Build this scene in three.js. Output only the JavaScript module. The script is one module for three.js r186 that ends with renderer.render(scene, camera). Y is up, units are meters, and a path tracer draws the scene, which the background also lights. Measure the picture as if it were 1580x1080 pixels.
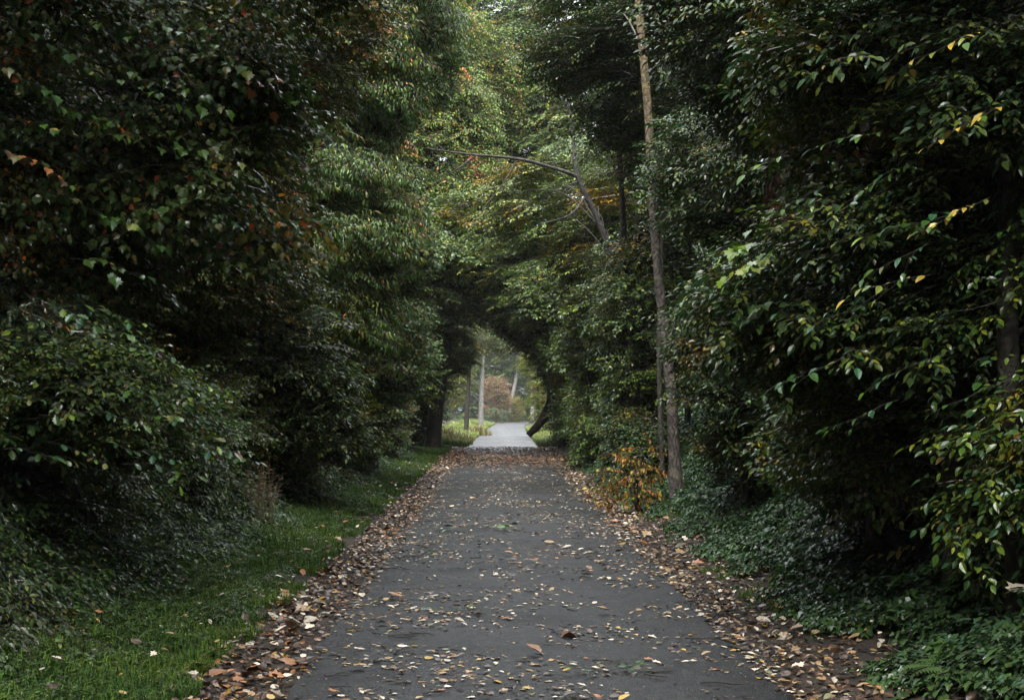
import * as THREE from 'three';
import { ImprovedNoise } from 'three/addons/math/ImprovedNoise.js';

// ---------------------------------------------------------------- camera, sky, sun, exposure
const scene = new THREE.Scene();
const renderer = new THREE.WebGLRenderer({ antialias: true });
renderer.toneMapping = THREE.LinearToneMapping;
renderer.toneMappingExposure = 5.3;
renderer.shadowMap.enabled = true;
const EYE = 1.6, FOC = 2194;                       // eye height in metres; focal length in pixels of the 1580 px wide photograph
const camera = new THREE.PerspectiveCamera(2 * Math.atan(540 / FOC) * 180 / Math.PI, 1024 / 699, 0.3, 1200);
camera.position.set(0, EYE, 0);
camera.rotation.order = 'YXZ';
camera.rotation.set(Math.atan(90 / FOC), -Math.atan(38 / FOC), 0);
scene.add(camera);
{ // overcast sky, brightest overhead
  const W = 64, H = 32, a = new Float32Array(W * H * 4);
  for (let y = 0; y < H; y++) for (let x = 0; x < W; x++) {
    const s = Math.sin(((y + 0.5) / H - 0.5) * Math.PI), k = s > 0 ? 1.15 * (1 + 2 * s) / 3 : 0.12;
    a.set([k * 0.95, k, k * 1.06, 1], (y * W + x) * 4);
  }
  const t = new THREE.DataTexture(a, W, H, THREE.RGBAFormat, THREE.FloatType);
  t.mapping = THREE.EquirectangularReflectionMapping; t.magFilter = THREE.LinearFilter; t.needsUpdate = true;
  scene.background = t; scene.environment = t;
}
const sun = new THREE.DirectionalLight(new THREE.Color(1, 0.97, 0.92), 1.5);
sun.position.set(-12, 52, -8); sun.target.position.set(0, 0, -40);
sun.castShadow = true; sun.shadow.radius = 60; sun.shadow.mapSize.set(2048, 2048);
Object.assign(sun.shadow.camera, { left: -90, right: 90, top: 110, bottom: -110, near: 1, far: 250 });
scene.add(sun, sun.target);
scene.fog = new THREE.FogExp2(new THREE.Color(0.93, 0.96, 1.0), 0.00025);

// ---------------------------------------------------------------- helpers
function rng(seed) { let a = seed >>> 0; return () => { a = (a + 0x6d2b79f5) | 0; let t = Math.imul(a ^ (a >>> 15), 1 | a); t = (t + Math.imul(t ^ (t >>> 7), 61 | t)) ^ t; return ((t ^ (t >>> 14)) >>> 0) / 4294967296; }; }
const perlin = new ImprovedNoise(), noise = (x, y, z) => perlin.noise(x + 31.7, y + 17.3, z + 57.1);
const V = (x, y, z) => new THREE.Vector3(x, y, z), UP = V(0, 1, 0), lerp = THREE.MathUtils.lerp, sstep = THREE.MathUtils.smoothstep;
const at = (px, py, d) => V((px - 752) / FOC * d, EYE + (630 - py) / FOC * d, -d);      // a place in the wood, read off the photograph at a distance
const used = new Map();
function numbered(n) { const k = used.get(n) || 0; used.set(n, k + 1); return k ? `${n}_${String(k).padStart(3, '0')}` : n; }
function tag(o, label, category, group) { o.userData.label = label; o.userData.category = category; if (group) o.userData.group = group; return o; }
function thing(name, label, category, p = [0, 0, 0], group) { const o = new THREE.Group(); o.name = numbered(name); o.position.set(...(p.isVector3 ? p.toArray() : p)); scene.add(o); return tag(o, label, category, group); }
function mesh(name, geo, mat, parent, kind) {
  const m = new THREE.Mesh(geo, mat); m.castShadow = m.receiveShadow = true;
  m.name = parent ? name : numbered(name); (parent || scene).add(m); if (kind) m.userData.kind = kind; return m;
}
class MB { // collects triangles with vertex colours and uv
  constructor() { this.p = []; this.c = []; this.u = []; this.i = []; }
  get n() { return this.p.length / 3; }
  v(p, c = [1, 1, 1], u = 0, w = 0) { this.p.push(p.x, p.y, p.z); this.c.push(...c); this.u.push(u, w); return this.n - 1; }
  tube(pts, rad, seg = 6, col = [1, 1, 1], rough = 0, sd = 0) {
    const curve = pts.length > 2 ? new THREE.CatmullRomCurve3(pts) : new THREE.LineCurve3(...pts), K = seg < 5 ? Math.max(2, pts.length) : Math.max(4, Math.ceil(pts.length * 3.2)), base = this.n; let len = 0, last = null;
    for (let k = 0; k <= K; k++) {
      const t = k / K, q = curve.getPoint(t), d = curve.getTangent(t), a = Math.abs(d.y) > 0.9 ? V(1, 0, 0) : UP, s = V().crossVectors(d, a).normalize(), b = V().crossVectors(s, d);
      if (last) len += q.distanceTo(last); last = q;
      const f = t * (rad.length - 1), j = Math.min(rad.length - 2, Math.floor(f)), r0 = rad.length > 1 ? lerp(rad[j], rad[j + 1], f - j) : rad[0];
      for (let m = 0; m <= seg; m++) {
        const an = (m % seg) / seg * Math.PI * 2, r = r0 * (1 + rough * (noise(Math.cos(an) * 1.3 + sd, len * 2.2, Math.sin(an) * 1.3) + 0.6 * noise(Math.cos(an) * 4 + sd, len * 5, Math.sin(an) * 4)));
        this.v(q.clone().addScaledVector(s, Math.cos(an) * r).addScaledVector(b, Math.sin(an) * r), typeof col === 'function' ? col(t, an) : col, m / seg * Math.max(1, Math.round(r0 * 6.3 / 0.35)) * 0.35, len);
      }
    }
    for (let k = 0; k < K; k++) for (let m = 0; m < seg; m++) { const o = base + k * (seg + 1) + m; this.i.push(o, o + 1, o + seg + 1, o + 1, o + seg + 2, o + seg + 1); }
    return this;
  }
  geo(smooth = false) {
    const g = new THREE.BufferGeometry();
    g.setAttribute('position', new THREE.Float32BufferAttribute(this.p, 3)); g.setAttribute('color', new THREE.Float32BufferAttribute(this.c, 3)); g.setAttribute('uv', new THREE.Float32BufferAttribute(this.u, 2)); g.setIndex(this.i);
    if (smooth) g.computeVertexNormals();
    return g;
  }
}
function pixelTexture(W, H, fn, srgb = false) {
  const a = new Uint8Array(W * H * 4);
  for (let y = 0; y < H; y++) for (let x = 0; x < W; x++) { const c = fn(x / W, y / H, x, y), q = Array.isArray(c) ? c : [c, c, c]; for (let k = 0; k < 3; k++) { const l = Math.min(1, Math.max(0, q[k])); a[(y * W + x) * 4 + k] = 255 * (srgb ? (l <= 0.0031308 ? l * 12.92 : 1.055 * l ** (1 / 2.4) - 0.055) : l); } a[(y * W + x) * 4 + 3] = 255; }
  const t = new THREE.DataTexture(a, W, H); t.wrapS = t.wrapT = THREE.RepeatWrapping; t.magFilter = THREE.LinearFilter; if (srgb) t.colorSpace = THREE.SRGBColorSpace; t.needsUpdate = true; return t;
}
// noise that repeats with period 1 in u and v, at f cycles
const tileNoise = (u, v, f, s = 0) => { const a = u * f, b = v * f, n = (x, y) => noise(x + s, y + s * 1.7, s * 2.3), wx = u, wy = v; return (n(a, b) * (1 - wx) + n(a - f, b) * wx) * (1 - wy) + (n(a, b - f) * (1 - wx) + n(a - f, b - f) * wx) * wy; };

// ---------------------------------------------------------------- materials
const rndT = rng(5);
const barkBump = pixelTexture(256, 512, (u, v) => { const w = tileNoise(u, v, 6, 3) * 0.06, r = Math.abs(tileNoise(u + w, v * 0.3, 20, 9)); return 0.25 + 1.5 * r + 0.35 * tileNoise(u, v, 40, 4); });
const barkMap = (a, b, lichen, amount) => pixelTexture(256, 512, (u, v) => {
  const w = tileNoise(u, v, 6, 3) * 0.06, r = Math.min(1, 2.4 * Math.abs(tileNoise(u + w, v * 0.3, 20, 9)) + 0.3 * (tileNoise(u, v, 40, 4) + 0.5)), l = sstep(tileNoise(u, v, 5, 12) + 0.5 * tileNoise(u, v, 17, 5), 0.28 - amount, 0.5 - amount);
  return [0, 1, 2].map((k) => lerp(lerp(b[k], a[k], r), lichen[k], l * (0.6 + 0.4 * r)));
}, true);
const bark = (map, bump = 0.02) => new THREE.MeshStandardMaterial({ map, roughness: 0.85, bumpMap: barkBump, bumpScale: bump, vertexColors: true });
const B = {
  grey: bark(barkMap([0.16, 0.135, 0.11], [0.03, 0.024, 0.02], [0.15, 0.16, 0.10], 0.12)),
  lichen: bark(barkMap([0.17, 0.145, 0.12], [0.035, 0.028, 0.023], [0.22, 0.2, 0.14], 0.2)),
  mottled: bark(barkMap([0.20, 0.18, 0.14], [0.05, 0.04, 0.03], [0.32, 0.33, 0.22], 0.3), 0.012),
  dark: bark(barkMap([0.055, 0.045, 0.035], [0.014, 0.012, 0.01], [0.05, 0.055, 0.03], 0.1)),
  pale: bark(barkMap([0.32, 0.31, 0.28], [0.12, 0.11, 0.1], [0.35, 0.36, 0.3], 0.1)),
};
const leafMat = (rough, through, coat, coatRough, spec = 0.3) => new THREE.MeshPhysicalMaterial({ specularIntensity: spec, vertexColors: true, side: THREE.DoubleSide, roughness: rough, transmission: through, thickness: 0, clearcoat: coat, clearcoatRoughness: coatRough });
const M = {
  gloss: leafMat(0.28, 0, 0, 0, 0.75),
  leaf: leafMat(0.9, 0.3, 0.75, 0.2),
  soft: leafMat(0.92, 0.35, 0.4, 0.28),
  dry: new THREE.MeshStandardMaterial({ vertexColors: true, side: THREE.DoubleSide, roughness: 0.62 }),
  wetLeaf: new THREE.MeshStandardMaterial({ vertexColors: true, side: THREE.DoubleSide, roughness: 0.4 }),
  wood: new THREE.MeshStandardMaterial({ vertexColors: true, roughness: 0.75 }),
  grass: leafMat(0.9, 0.25, 0.35, 0.4),
};

// ---------------------------------------------------------------- leaves: outlines from the stalk at 0 to the tip at x = 1, folded along the midrib
function leafTris(outline, mid, fold, curl) {            // outline: points of one side [x, z]
  const L = (x, z) => V(x, fold * Math.abs(z) - curl * x * x, z), t = [];
  for (const s of [1, -1]) { const o = outline.map(([x, z]) => L(x, z * s)), m = L(mid, 0); for (let k = 0; k + 1 < o.length; k++) t.push([m, o[k], o[k + 1]]); }
  return t;
}
const LEAF = {
  ovate: leafTris([[0, 0], [0.16, 0.17], [0.42, 0.25], [0.72, 0.17], [1, 0]], 0.5, 0.3, 0.16),
  simple: leafTris([[0, 0], [0.3, 0.28], [0.7, 0.22], [1, 0]], 0.5, 0.3, 0.14),
  lance: leafTris([[0, 0], [0.28, 0.13], [0.6, 0.13], [1, 0]], 0.45, 0.3, 0.3),
  maple: leafTris([[0, 0], [-0.08, 0.2], [0.06, 0.28], [0.04, 0.42], [0.24, 0.35], [0.4, 0.56], [0.46, 0.38], [0.6, 0.42], [0.58, 0.22], [0.74, 0.19], [0.78, 0.09], [1, 0]], 0.32, 0.24, 0.24),
  oak: leafTris([[0, 0], [0.15, 0.14], [0.24, 0.1], [0.36, 0.28], [0.46, 0.16], [0.62, 0.34], [0.72, 0.18], [0.86, 0.22], [1, 0]], 0.5, 0.2, 0.14),
  ivy: leafTris([[0, 0], [-0.08, 0.3], [0.25, 0.46], [0.45, 0.26], [0.75, 0.2], [1, 0]], 0.35, 0.22, 0.12),
};
const mix3 = (a, b, t) => a.map((x, k) => lerp(x, b[k], t));
const COL = { green: [0.05, 0.105, 0.013], deep: [0.025, 0.065, 0.011], blue: [0.022, 0.07, 0.026], light: [0.11, 0.18, 0.018], olive: [0.1, 0.105, 0.026], yellow: [0.36, 0.26, 0.04], lime: [0.16, 0.19, 0.035], orange: [0.32, 0.12, 0.03], rust: [0.2, 0.065, 0.025], red: [0.22, 0.035, 0.025], brown: [0.09, 0.05, 0.028], cream: [0.52, 0.44, 0.30] };
function palette(list) { // [[colour name, share], ...]
  const sum = list.reduce((s, q) => s + q[1], 0);
  return (r) => { let u = r() * sum, c = COL[list[0][0]]; for (const [n, w] of list) { if (u < w) { c = COL[n]; break; } u -= w; } const k = 0.75 + 0.5 * r(); return c.map((x) => x * k); };
}
// a leafy bough: its twigs and its leaves, lying roughly flat along +x and drooping towards the tip
function boughLayout(o, r) {
  const twigs = [], leaves = [], L = o.length, droop = o.droop ?? 0.25, main = [];
  for (let k = 0; k <= 5; k++) { const t = k / 5; main.push(V(L * t, -droop * L * t * t + (r() - 0.5) * 0.06 * L, (r() - 0.5) * 0.1 * L)); }
  twigs.push({ pts: main, r: [L * 0.009, L * 0.003] });
  const curve = new THREE.CatmullRomCurve3(main), put = (p, d, s) => {
    const dir = d.clone(); dir.y -= (o.hang ?? 0.3) * (0.4 + 1.2 * r()); dir.normalize();
    const n = UP.clone().addScaledVector(dir, -dir.y).normalize().applyAxisAngle(dir, (r() - 0.5) * (o.roll ?? 0.9));
    leaves.push({ p, dir, n, z: V().crossVectors(dir, n), s: s * (0.5 + 0.7 * r()), c: o.color(r) });
  };
  const leafy = (c, len, count, from) => { for (let k = 0; k < count; k++) { const t = from + (1 - from) * (k + 0.5 * r()) / count, p = c.getPoint(t), d = c.getTangent(t), side = V().crossVectors(d, UP).normalize().multiplyScalar(k % 2 ? 1 : -1), a = 0.7 + 0.4 * r(); put(p, d.clone().multiplyScalar(Math.cos(a)).addScaledVector(side, Math.sin(a)), o.leafSize); } put(c.getPoint(1), c.getTangent(1), o.leafSize); };
  leafy(curve, L, o.onMain ?? 6, o.from ?? 0.4);
  for (let k = 0; k < o.twigs; k++) {
    const t = 0.12 + 0.78 * (k + 0.3 * r()) / o.twigs, p = curve.getPoint(t), d = curve.getTangent(t), side = V().crossVectors(d, UP).normalize().multiplyScalar(k % 2 ? 1 : -1), a = 0.6 + 0.5 * r(), l = L * (0.55 - 0.3 * t) * (0.8 + 0.4 * r());
    const dir = d.clone().multiplyScalar(Math.cos(a)).addScaledVector(side, Math.sin(a)).addScaledVector(UP, (r() - 0.4) * 0.4).normalize(), end = p.clone().addScaledVector(dir, l); end.y -= droop * l * 0.6;
    const c = new THREE.CatmullRomCurve3([p, p.clone().lerp(end, 0.5).addScaledVector(UP, 0.05 * l), end]);
    twigs.push({ pts: c.points, r: [L * 0.005, L * 0.002] }); leafy(c, l, o.perTwig, 0.2);
  }
  return { twigs, leaves };
}
const TWIG = [0.014, 0.011, 0.009];
function addLeaf(mb, tris, f) {
  const flip = (q) => V().copy(f.p).addScaledVector(f.dir, q.x * f.s).addScaledVector(f.n, q.y * f.s).addScaledVector(f.z, q.z * f.s);
  for (const t of tris) { const a = mb.v(flip(t[0]), f.c), b = mb.v(flip(t[1]), f.c), c = mb.v(flip(t[2]), f.c); mb.i.push(a, b, c); }
}
function bough(o, seed) {
  const r = rng(seed), l = boughLayout(o, r), mb = new MB();
  for (const t of l.twigs) mb.tube(t.pts, t.r, 3, TWIG);
  for (const f of l.leaves) addLeaf(mb, LEAF[o.leaf], f);
  return mb.geo().translate(-0.55 * o.length, 0.06 * o.length, 0);         // held at its middle
}
const SPEC = {
  hornbeam: { leaf: 'ovate', leafSize: 0.069, length: 0.8, twigs: 9, perTwig: 6, onMain: 8, droop: 0.12, hang: 0.18, roll: 1.1, color: palette([['deep', 5], ['green', 5], ['blue', 3], ['light', 1.2], ['olive', 0.8]]) },
  beech: { leaf: 'simple', leafSize: 0.07, length: 0.95, twigs: 9, perTwig: 7, onMain: 8, droop: 0.14, hang: 0.22, roll: 1.2, color: palette([['deep', 4], ['green', 6], ['light', 2], ['lime', 0.7], ['yellow', 0.12]]) },
  maple: { leaf: 'maple', leafSize: 0.066, length: 0.85, twigs: 7, perTwig: 5, onMain: 6, droop: 0.2, hang: 0.4, roll: 1.2, color: palette([['deep', 5], ['green', 5], ['olive', 2], ['lime', 0.5], ['yellow', 0.12], ['orange', 0.1], ['rust', 0.15]]) },
  thicket: { leaf: 'simple', leafSize: 0.055, length: 0.6, twigs: 9, perTwig: 6, onMain: 8, droop: 0.15, hang: 0.15, roll: 1.4, color: palette([['green', 6], ['deep', 4], ['light', 2], ['olive', 1], ['blue', 1]]) },
  fine: { leaf: 'simple', leafSize: 0.05, length: 0.8, twigs: 10, perTwig: 8, onMain: 8, droop: 0.15, hang: 0.3, roll: 1.6, color: palette([['green', 5], ['olive', 4], ['deep', 3], ['lime', 0.8], ['yellow', 0.35]]) },
  lance: { leaf: 'lance', leafSize: 0.1, length: 0.85, twigs: 9, perTwig: 7, onMain: 9, droop: 0.3, hang: 0.6, roll: 1.8, color: palette([['green', 6], ['light', 3], ['deep', 3], ['olive', 1], ['orange', 0.2], ['yellow', 0.15]]) },
  oak: { leaf: 'oak', leafSize: 0.08, length: 0.7, twigs: 6, perTwig: 5, onMain: 5, droop: 0.12, hang: 0.3, roll: 1.2, color: palette([['green', 3], ['blue', 4], ['deep', 5], ['light', 0.7], ['olive', 1], ['brown', 0.3], ['orange', 0.12]]) },
  bramble: { leaf: 'ovate', leafSize: 0.06, length: 0.5, twigs: 6, perTwig: 5, onMain: 7, droop: 0.2, hang: 0.15, roll: 1.1, color: palette([['green', 6], ['deep', 4], ['blue', 2], ['light', 1], ['olive', 1], ['brown', 0.3]]) },
  ivy: { leaf: 'ivy', leafSize: 0.062, length: 0.45, twigs: 5, perTwig: 4, onMain: 5, droop: 0.15, hang: 0.25, roll: 0.8, color: palette([['deep', 6], ['blue', 5], ['green', 1]]) },
  bright: { leaf: 'simple', leafSize: 0.1, length: 1.3, twigs: 10, perTwig: 7, onMain: 8, droop: 0.2, hang: 0.4, roll: 1.3, color: palette([['light', 6], ['green', 5], ['lime', 1.2], ['yellow', 0.25], ['orange', 0.2]]) },
  russet: { leaf: 'simple', leafSize: 0.1, length: 1.2, twigs: 9, perTwig: 7, onMain: 8, droop: 0.1, hang: 0.3, roll: 1.5, color: palette([['rust', 1.5], ['brown', 4], ['olive', 4], ['orange', 0.8]]) },
  autumn: { leaf: 'ovate', leafSize: 0.075, length: 0.5, twigs: 4, perTwig: 4, onMain: 5, droop: 0.35, hang: 0.8, roll: 1.6, color: palette([['orange', 4], ['rust', 2], ['olive', 3], ['brown', 1], ['yellow', 2]]) },
  yellow: { leaf: 'ovate', leafSize: 0.09, length: 0.45, twigs: 4, perTwig: 3, onMain: 4, droop: 0.3, hang: 0.6, roll: 1.2, color: palette([['yellow', 6], ['lime', 3], ['orange', 0.6]]) },
  coarse: { leaf: 'simple', leafSize: 0.12, length: 1.5, twigs: 11, perTwig: 7, onMain: 8, droop: 0.2, hang: 0.5, roll: 1.6, color: palette([['deep', 6], ['green', 4], ['olive', 1]]) },
};
SPEC.archway = { ...SPEC.beech, leafSize: 0.1, length: 1.1, color: palette([['light', 4], ['green', 6], ['olive', 1], ['deep', 2], ['lime', 0.7], ['yellow', 0.12], ['rust', 0.08]]) };
const geoCache = new Map(), boughGeo = (k) => { if (!geoCache.has(k)) geoCache.set(k, bough(SPEC[k], 77 + k.length * 13 + k.charCodeAt(0))); return geoCache.get(k); };
function instances(name, geo, mat, parent, list) { // list of {m: Matrix4, c: [r, g, b]}
  const o = new THREE.InstancedMesh(geo, mat, list.length), c = new THREE.Color(); o.castShadow = o.receiveShadow = true;
  list.forEach((q, k) => { o.setMatrixAt(k, q.m); o.setColorAt(k, c.setRGB(...q.c)); });
  o.name = parent ? name : numbered(name); o.userData.kind = 'stuff'; (parent || scene).add(o); return o;
}
const Q = new THREE.Quaternion(), E = new THREE.Euler(), S = V(1, 1, 1);
function placed(p, yaw, pitch, roll, s) { return new THREE.Matrix4().compose(p, Q.setFromEuler(E.set(roll, yaw, pitch, 'YZX')), S.set(s, s, s)); }
// boughs spread through the volumes of a crown: vols = [x, y, z, rx, ry, rz, count]; clumps and gaps from noise, tips turned away from the axis
function crownList(vols, seed, o = {}) {
  const r = rng(seed), out = [], cl = o.clump ?? 1.1, tier = o.tier ?? 0.5, gap = o.gap ?? -0.02;
  for (const [x, y, z, rx, ry, rz, n] of vols) {
    let made = 0, tries = 0;
    while (made < n && tries++ < n * 12) {
      const d = V(r() * 2 - 1, r() * 2 - 1, r() * 2 - 1), l = d.length(); if (l > 1 || l < 0.05) continue;
      const shell = lerp(l, Math.pow(l, 0.4), o.shell ?? 0.6); d.multiplyScalar(shell / l);
      const p = V(x + d.x * rx, y + d.y * ry, z + d.z * rz);
      if (noise(p.x / cl, p.y / tier, p.z / cl) + 0.35 * noise(p.x / 0.4, p.y / 0.3, p.z / 0.4) < gap + 0.25 * (r() - 0.5)) continue;
      if (o.ok ? !o.ok(p) : !clear(p)) continue;
      const axis = o.axis ?? V(x, 0, z), dx = p.x - axis.x + (o.toward ?? 0), dz = p.z - axis.z, yaw = Math.atan2(-dz, dx) + (r() - 0.5) * (o.spread ?? 2.4), k = 0.7 + 0.6 * r(), turned = sstep(noise(p.x / 0.9 + 9, p.y / 0.8, p.z / 0.9) + 0.5 * (r() - 0.5), 0.3, 0.6), warm = r() * (o.warm ?? 0.4) + turned * (o.turn ?? 1.1), q = (o.tint ?? [1, 1, 1]).map((x, j) => x * (1 + [0.4, 0.2, 0][j] * turned));
      out.push({ p, yaw, pitch: (o.pitch ?? -0.12) + (r() - 0.5) * (o.pitchSpread ?? 0.9), roll: (r() - 0.5) * 0.9, s: (0.6 + 0.65 * r()) * (o.size ?? 1), c: [k * q[0] * (1 + warm), k * q[1], k * q[2] * (1 - 0.5 * warm)] }); made++;
    }
  }
  return out;
}
const asInstances = (l, root) => l.map((q) => ({ m: placed(root ? q.p.clone().sub(root) : q.p, q.yaw, q.pitch, q.roll, q.s), c: q.c }));
// limbs from the trunk to some of the boughs
function limbs(g, root, trunk, list, n, mat, seed, rad) {
  const r = rng(seed), curve = new THREE.CatmullRomCurve3(trunk);
  for (let k = 0; k < n && list.length; k++) {
    const p = list[Math.floor(r() * list.length)].p; let t = 0.1, best = 1e9;
    for (let j = 2; j <= 20; j++) { const q = curve.getPoint(j / 20), d = Math.abs(q.y - (p.y - 0.35 * Math.hypot(q.x - p.x, q.z - p.z))); if (d < best) { best = d; t = j / 20; } }
    const a = curve.getPoint(t), m1 = a.clone().lerp(p, 0.35).addScaledVector(UP, 0.12 * a.distanceTo(p)), m2 = a.clone().lerp(p, 0.7).add(V((r() - 0.5) * 0.3, 0.06 * a.distanceTo(p), (r() - 0.5) * 0.3)), R = rad * (0.5 + 0.4 * r());
    mesh('branch', new MB().tube([a, m1, m2, p].map((q) => q.clone().sub(root)), [R, R * 0.6, R * 0.35, R * 0.12], 6, [1, 1, 1], 0.1, k).geo(true), mat, g);
  }
}
function tree(name, label, category, o) {
  const root = o.trunk[0].clone(), g = thing(name, label, category, root, o.group), loc = o.trunk.map((p) => p.clone().sub(root));
  loc[0] = loc[0].clone(); loc.unshift(V(loc[0].x, loc[0].y - 0.3, loc[0].z));
  mesh('trunk', new MB().tube(loc, [o.r[0] * 1.25, ...o.r], o.seg ?? 12, o.tone ?? [1, 1, 1], 0.12, o.seed).geo(true), o.bark ?? B.grey, g);
  let list = [];
  for (const [k, c] of (o.crowns || []).entries()) { const l = crownList(c.vols, o.seed * 31 + k, { axis: root, ...c }); list = list.concat(l); instances('crown', boughGeo(c.spec), c.mat ?? M.leaf, g, asInstances(l, root)); }
  if (o.limbs) limbs(g, root, o.trunk, list, o.limbs, o.bark ?? B.grey, o.seed + 5, o.limbR ?? o.r[0] * 0.4);
  for (const b of o.boughs || []) mesh('branch', new MB().tube(b.pts.map((p) => p.clone().sub(root)), b.r, 6, [1, 1, 1], 0.15, b.r[0] * 100).geo(true), o.bark ?? B.grey, g);
  return g;
}
// branches whose leaves are meshes of their own, for the leaves that show largest
const singleLeaf = new Map();
function leafMesh(kind, c, parent, f) {
  const key = kind + c.map((x) => Math.round(Math.log2(x + 0.002) * 2)).join();
  if (!singleLeaf.has(key)) { const mb = new MB(); addLeaf(mb, LEAF[kind], { p: V(0, 0, 0), dir: V(1, 0, 0), n: V(0, 1, 0), z: V(0, 0, 1), s: 1, c }); singleLeaf.set(key, mb.geo()); }
  const m = mesh('leaf', singleLeaf.get(key), f.mat ?? M.gloss, parent); m.matrix.makeBasis(f.dir, f.n, f.z); m.quaternion.setFromRotationMatrix(m.matrix); m.position.copy(f.p); m.scale.setScalar(f.s); return m;
}
function leafyBranch(g, root, spec, p, yaw, pitch, roll, s, seed, mat, over) {
  const l = boughLayout({ ...spec, ...over }, rng(seed)), mb = new MB(); for (const t of l.twigs) mb.tube(t.pts, t.r.map((x) => x * 0.6), 5, TWIG);
  const b = mesh('branch', mb.geo(true), M.wood, g); b.position.copy(p).sub(root); b.rotation.set(roll, yaw, pitch, 'YZX'); b.scale.setScalar(s);
  for (const f of l.leaves) leafMesh(spec.leaf, f.c, b, { ...f, mat });
  return l.leaves.length;
}

// ---------------------------------------------------------------- ground, path
const HALF = 1.46, cx = (z) => { const d = Math.max(0, -z); return 0.31 + 9.6e-5 * d * d + (d > 140 ? 0.004 * (d - 140) ** 2 : 0); };
function groundY(x, z) {
  const e = x - cx(z), n = 0.05 * noise(x * 0.9, 0, z * 0.9) + 0.12 * noise(x * 0.22, 5, z * 0.22);
  const far = 1 - 0.8 * sstep(-z, 55, 80);
  if (e < 0) return 0.14 * sstep(-e, 2.0, 3.6) * far + 0.7 * sstep(-e, 3.3, 6.5) * far + n * sstep(-e, 1.7, 3.4) - 0.01;
  return (0.1 * sstep(e, 1.7, 2.6) + 0.55 * sstep(e, 2.4, 6) * far) + n * sstep(e, 1.7, 3.2) - 0.01;
}
{
  const xs = [], zs = []; for (let k = -60; k <= 60; k++) xs.push(Math.sign(k) * (Math.abs(k) * 0.12 + Math.max(0, Math.abs(k) - 25) ** 2 * 0.32)); for (let k = 0; k <= 190; k++) zs.push(14 - k * 0.4 - Math.max(0, k - 90) ** 2 * 0.04);
  const mb = new MB();
  for (const z of zs) for (const x of xs) { const k = 0.8 + 0.5 * noise(x * 1.7, 2, z * 1.7), y = Math.abs(x - cx(z)) < 1.66 ? -0.02 : groundY(x, z); mb.v(V(x, y, z), [k, k, k], x, z); }
  for (let j = 0; j + 1 < zs.length; j++) for (let k = 0; k + 1 < xs.length; k++) { const o = j * xs.length + k; mb.i.push(o, o + 1, o + xs.length, o + 1, o + xs.length + 1, o + xs.length); }
  const map = pixelTexture(256, 256, (u, v) => { const k = 0.5 + tileNoise(u, v, 9, 2) + 0.7 * tileNoise(u, v, 31, 3); return mix3([0.008, 0.006, 0.004], [0.045, 0.03, 0.018], k); }, true);
  const m = new THREE.MeshStandardMaterial({ map, roughness: 0.95, vertexColors: true, bumpMap: map, bumpScale: 0.02 });
  mesh('ground', mb.geo(true), m, null, 'structure');
}
{
  const mb = new MB(), zs = []; for (let k = 0; k <= 150; k++) zs.push(12 - k * 0.35 - Math.max(0, k - 60) ** 2 * 0.0155);
  const N = 14;
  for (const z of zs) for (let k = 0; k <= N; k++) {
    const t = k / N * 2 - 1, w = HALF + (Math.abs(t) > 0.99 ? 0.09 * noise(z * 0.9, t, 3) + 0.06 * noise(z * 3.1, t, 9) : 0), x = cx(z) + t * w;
    const s = (1 + 0.55 * noise(x * 0.8, 1, z * 0.35) + 0.45 * noise(x * 2.2, 4, z * 1.4) - 0.25 * sstep(Math.abs(t), 0.75, 1)) * lerp(1, 3, sstep(-z + noise(x * 2, 3, z), 54, 62)); mb.v(V(x, 0.012 * (1 - t * t), z), [s, s, s], x, z);  // far stretch painted paler, in place of the clearing's bright sky sheen
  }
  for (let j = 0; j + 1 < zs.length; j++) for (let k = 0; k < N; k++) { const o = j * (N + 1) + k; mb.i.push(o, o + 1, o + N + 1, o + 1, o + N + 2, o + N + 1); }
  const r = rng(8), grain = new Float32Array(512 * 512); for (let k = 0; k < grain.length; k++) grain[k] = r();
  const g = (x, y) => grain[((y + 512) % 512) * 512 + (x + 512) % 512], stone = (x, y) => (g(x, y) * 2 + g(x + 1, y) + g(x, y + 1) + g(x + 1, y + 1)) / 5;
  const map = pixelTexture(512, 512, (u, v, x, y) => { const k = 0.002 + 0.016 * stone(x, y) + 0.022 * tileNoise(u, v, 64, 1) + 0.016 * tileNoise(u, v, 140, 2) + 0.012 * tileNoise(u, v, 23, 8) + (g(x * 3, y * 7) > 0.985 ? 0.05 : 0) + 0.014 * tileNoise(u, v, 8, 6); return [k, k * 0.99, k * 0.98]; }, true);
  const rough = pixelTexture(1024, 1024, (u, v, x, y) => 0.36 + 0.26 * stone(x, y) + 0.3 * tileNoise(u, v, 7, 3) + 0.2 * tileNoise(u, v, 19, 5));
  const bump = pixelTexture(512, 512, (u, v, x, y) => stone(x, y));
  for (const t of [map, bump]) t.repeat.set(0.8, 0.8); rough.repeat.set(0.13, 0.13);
  mesh('path', mb.geo(true), new THREE.MeshStandardMaterial({ map, roughnessMap: rough, roughness: 1, bumpMap: bump, bumpScale: 0.007, vertexColors: true }), null, 'structure');
}

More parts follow.
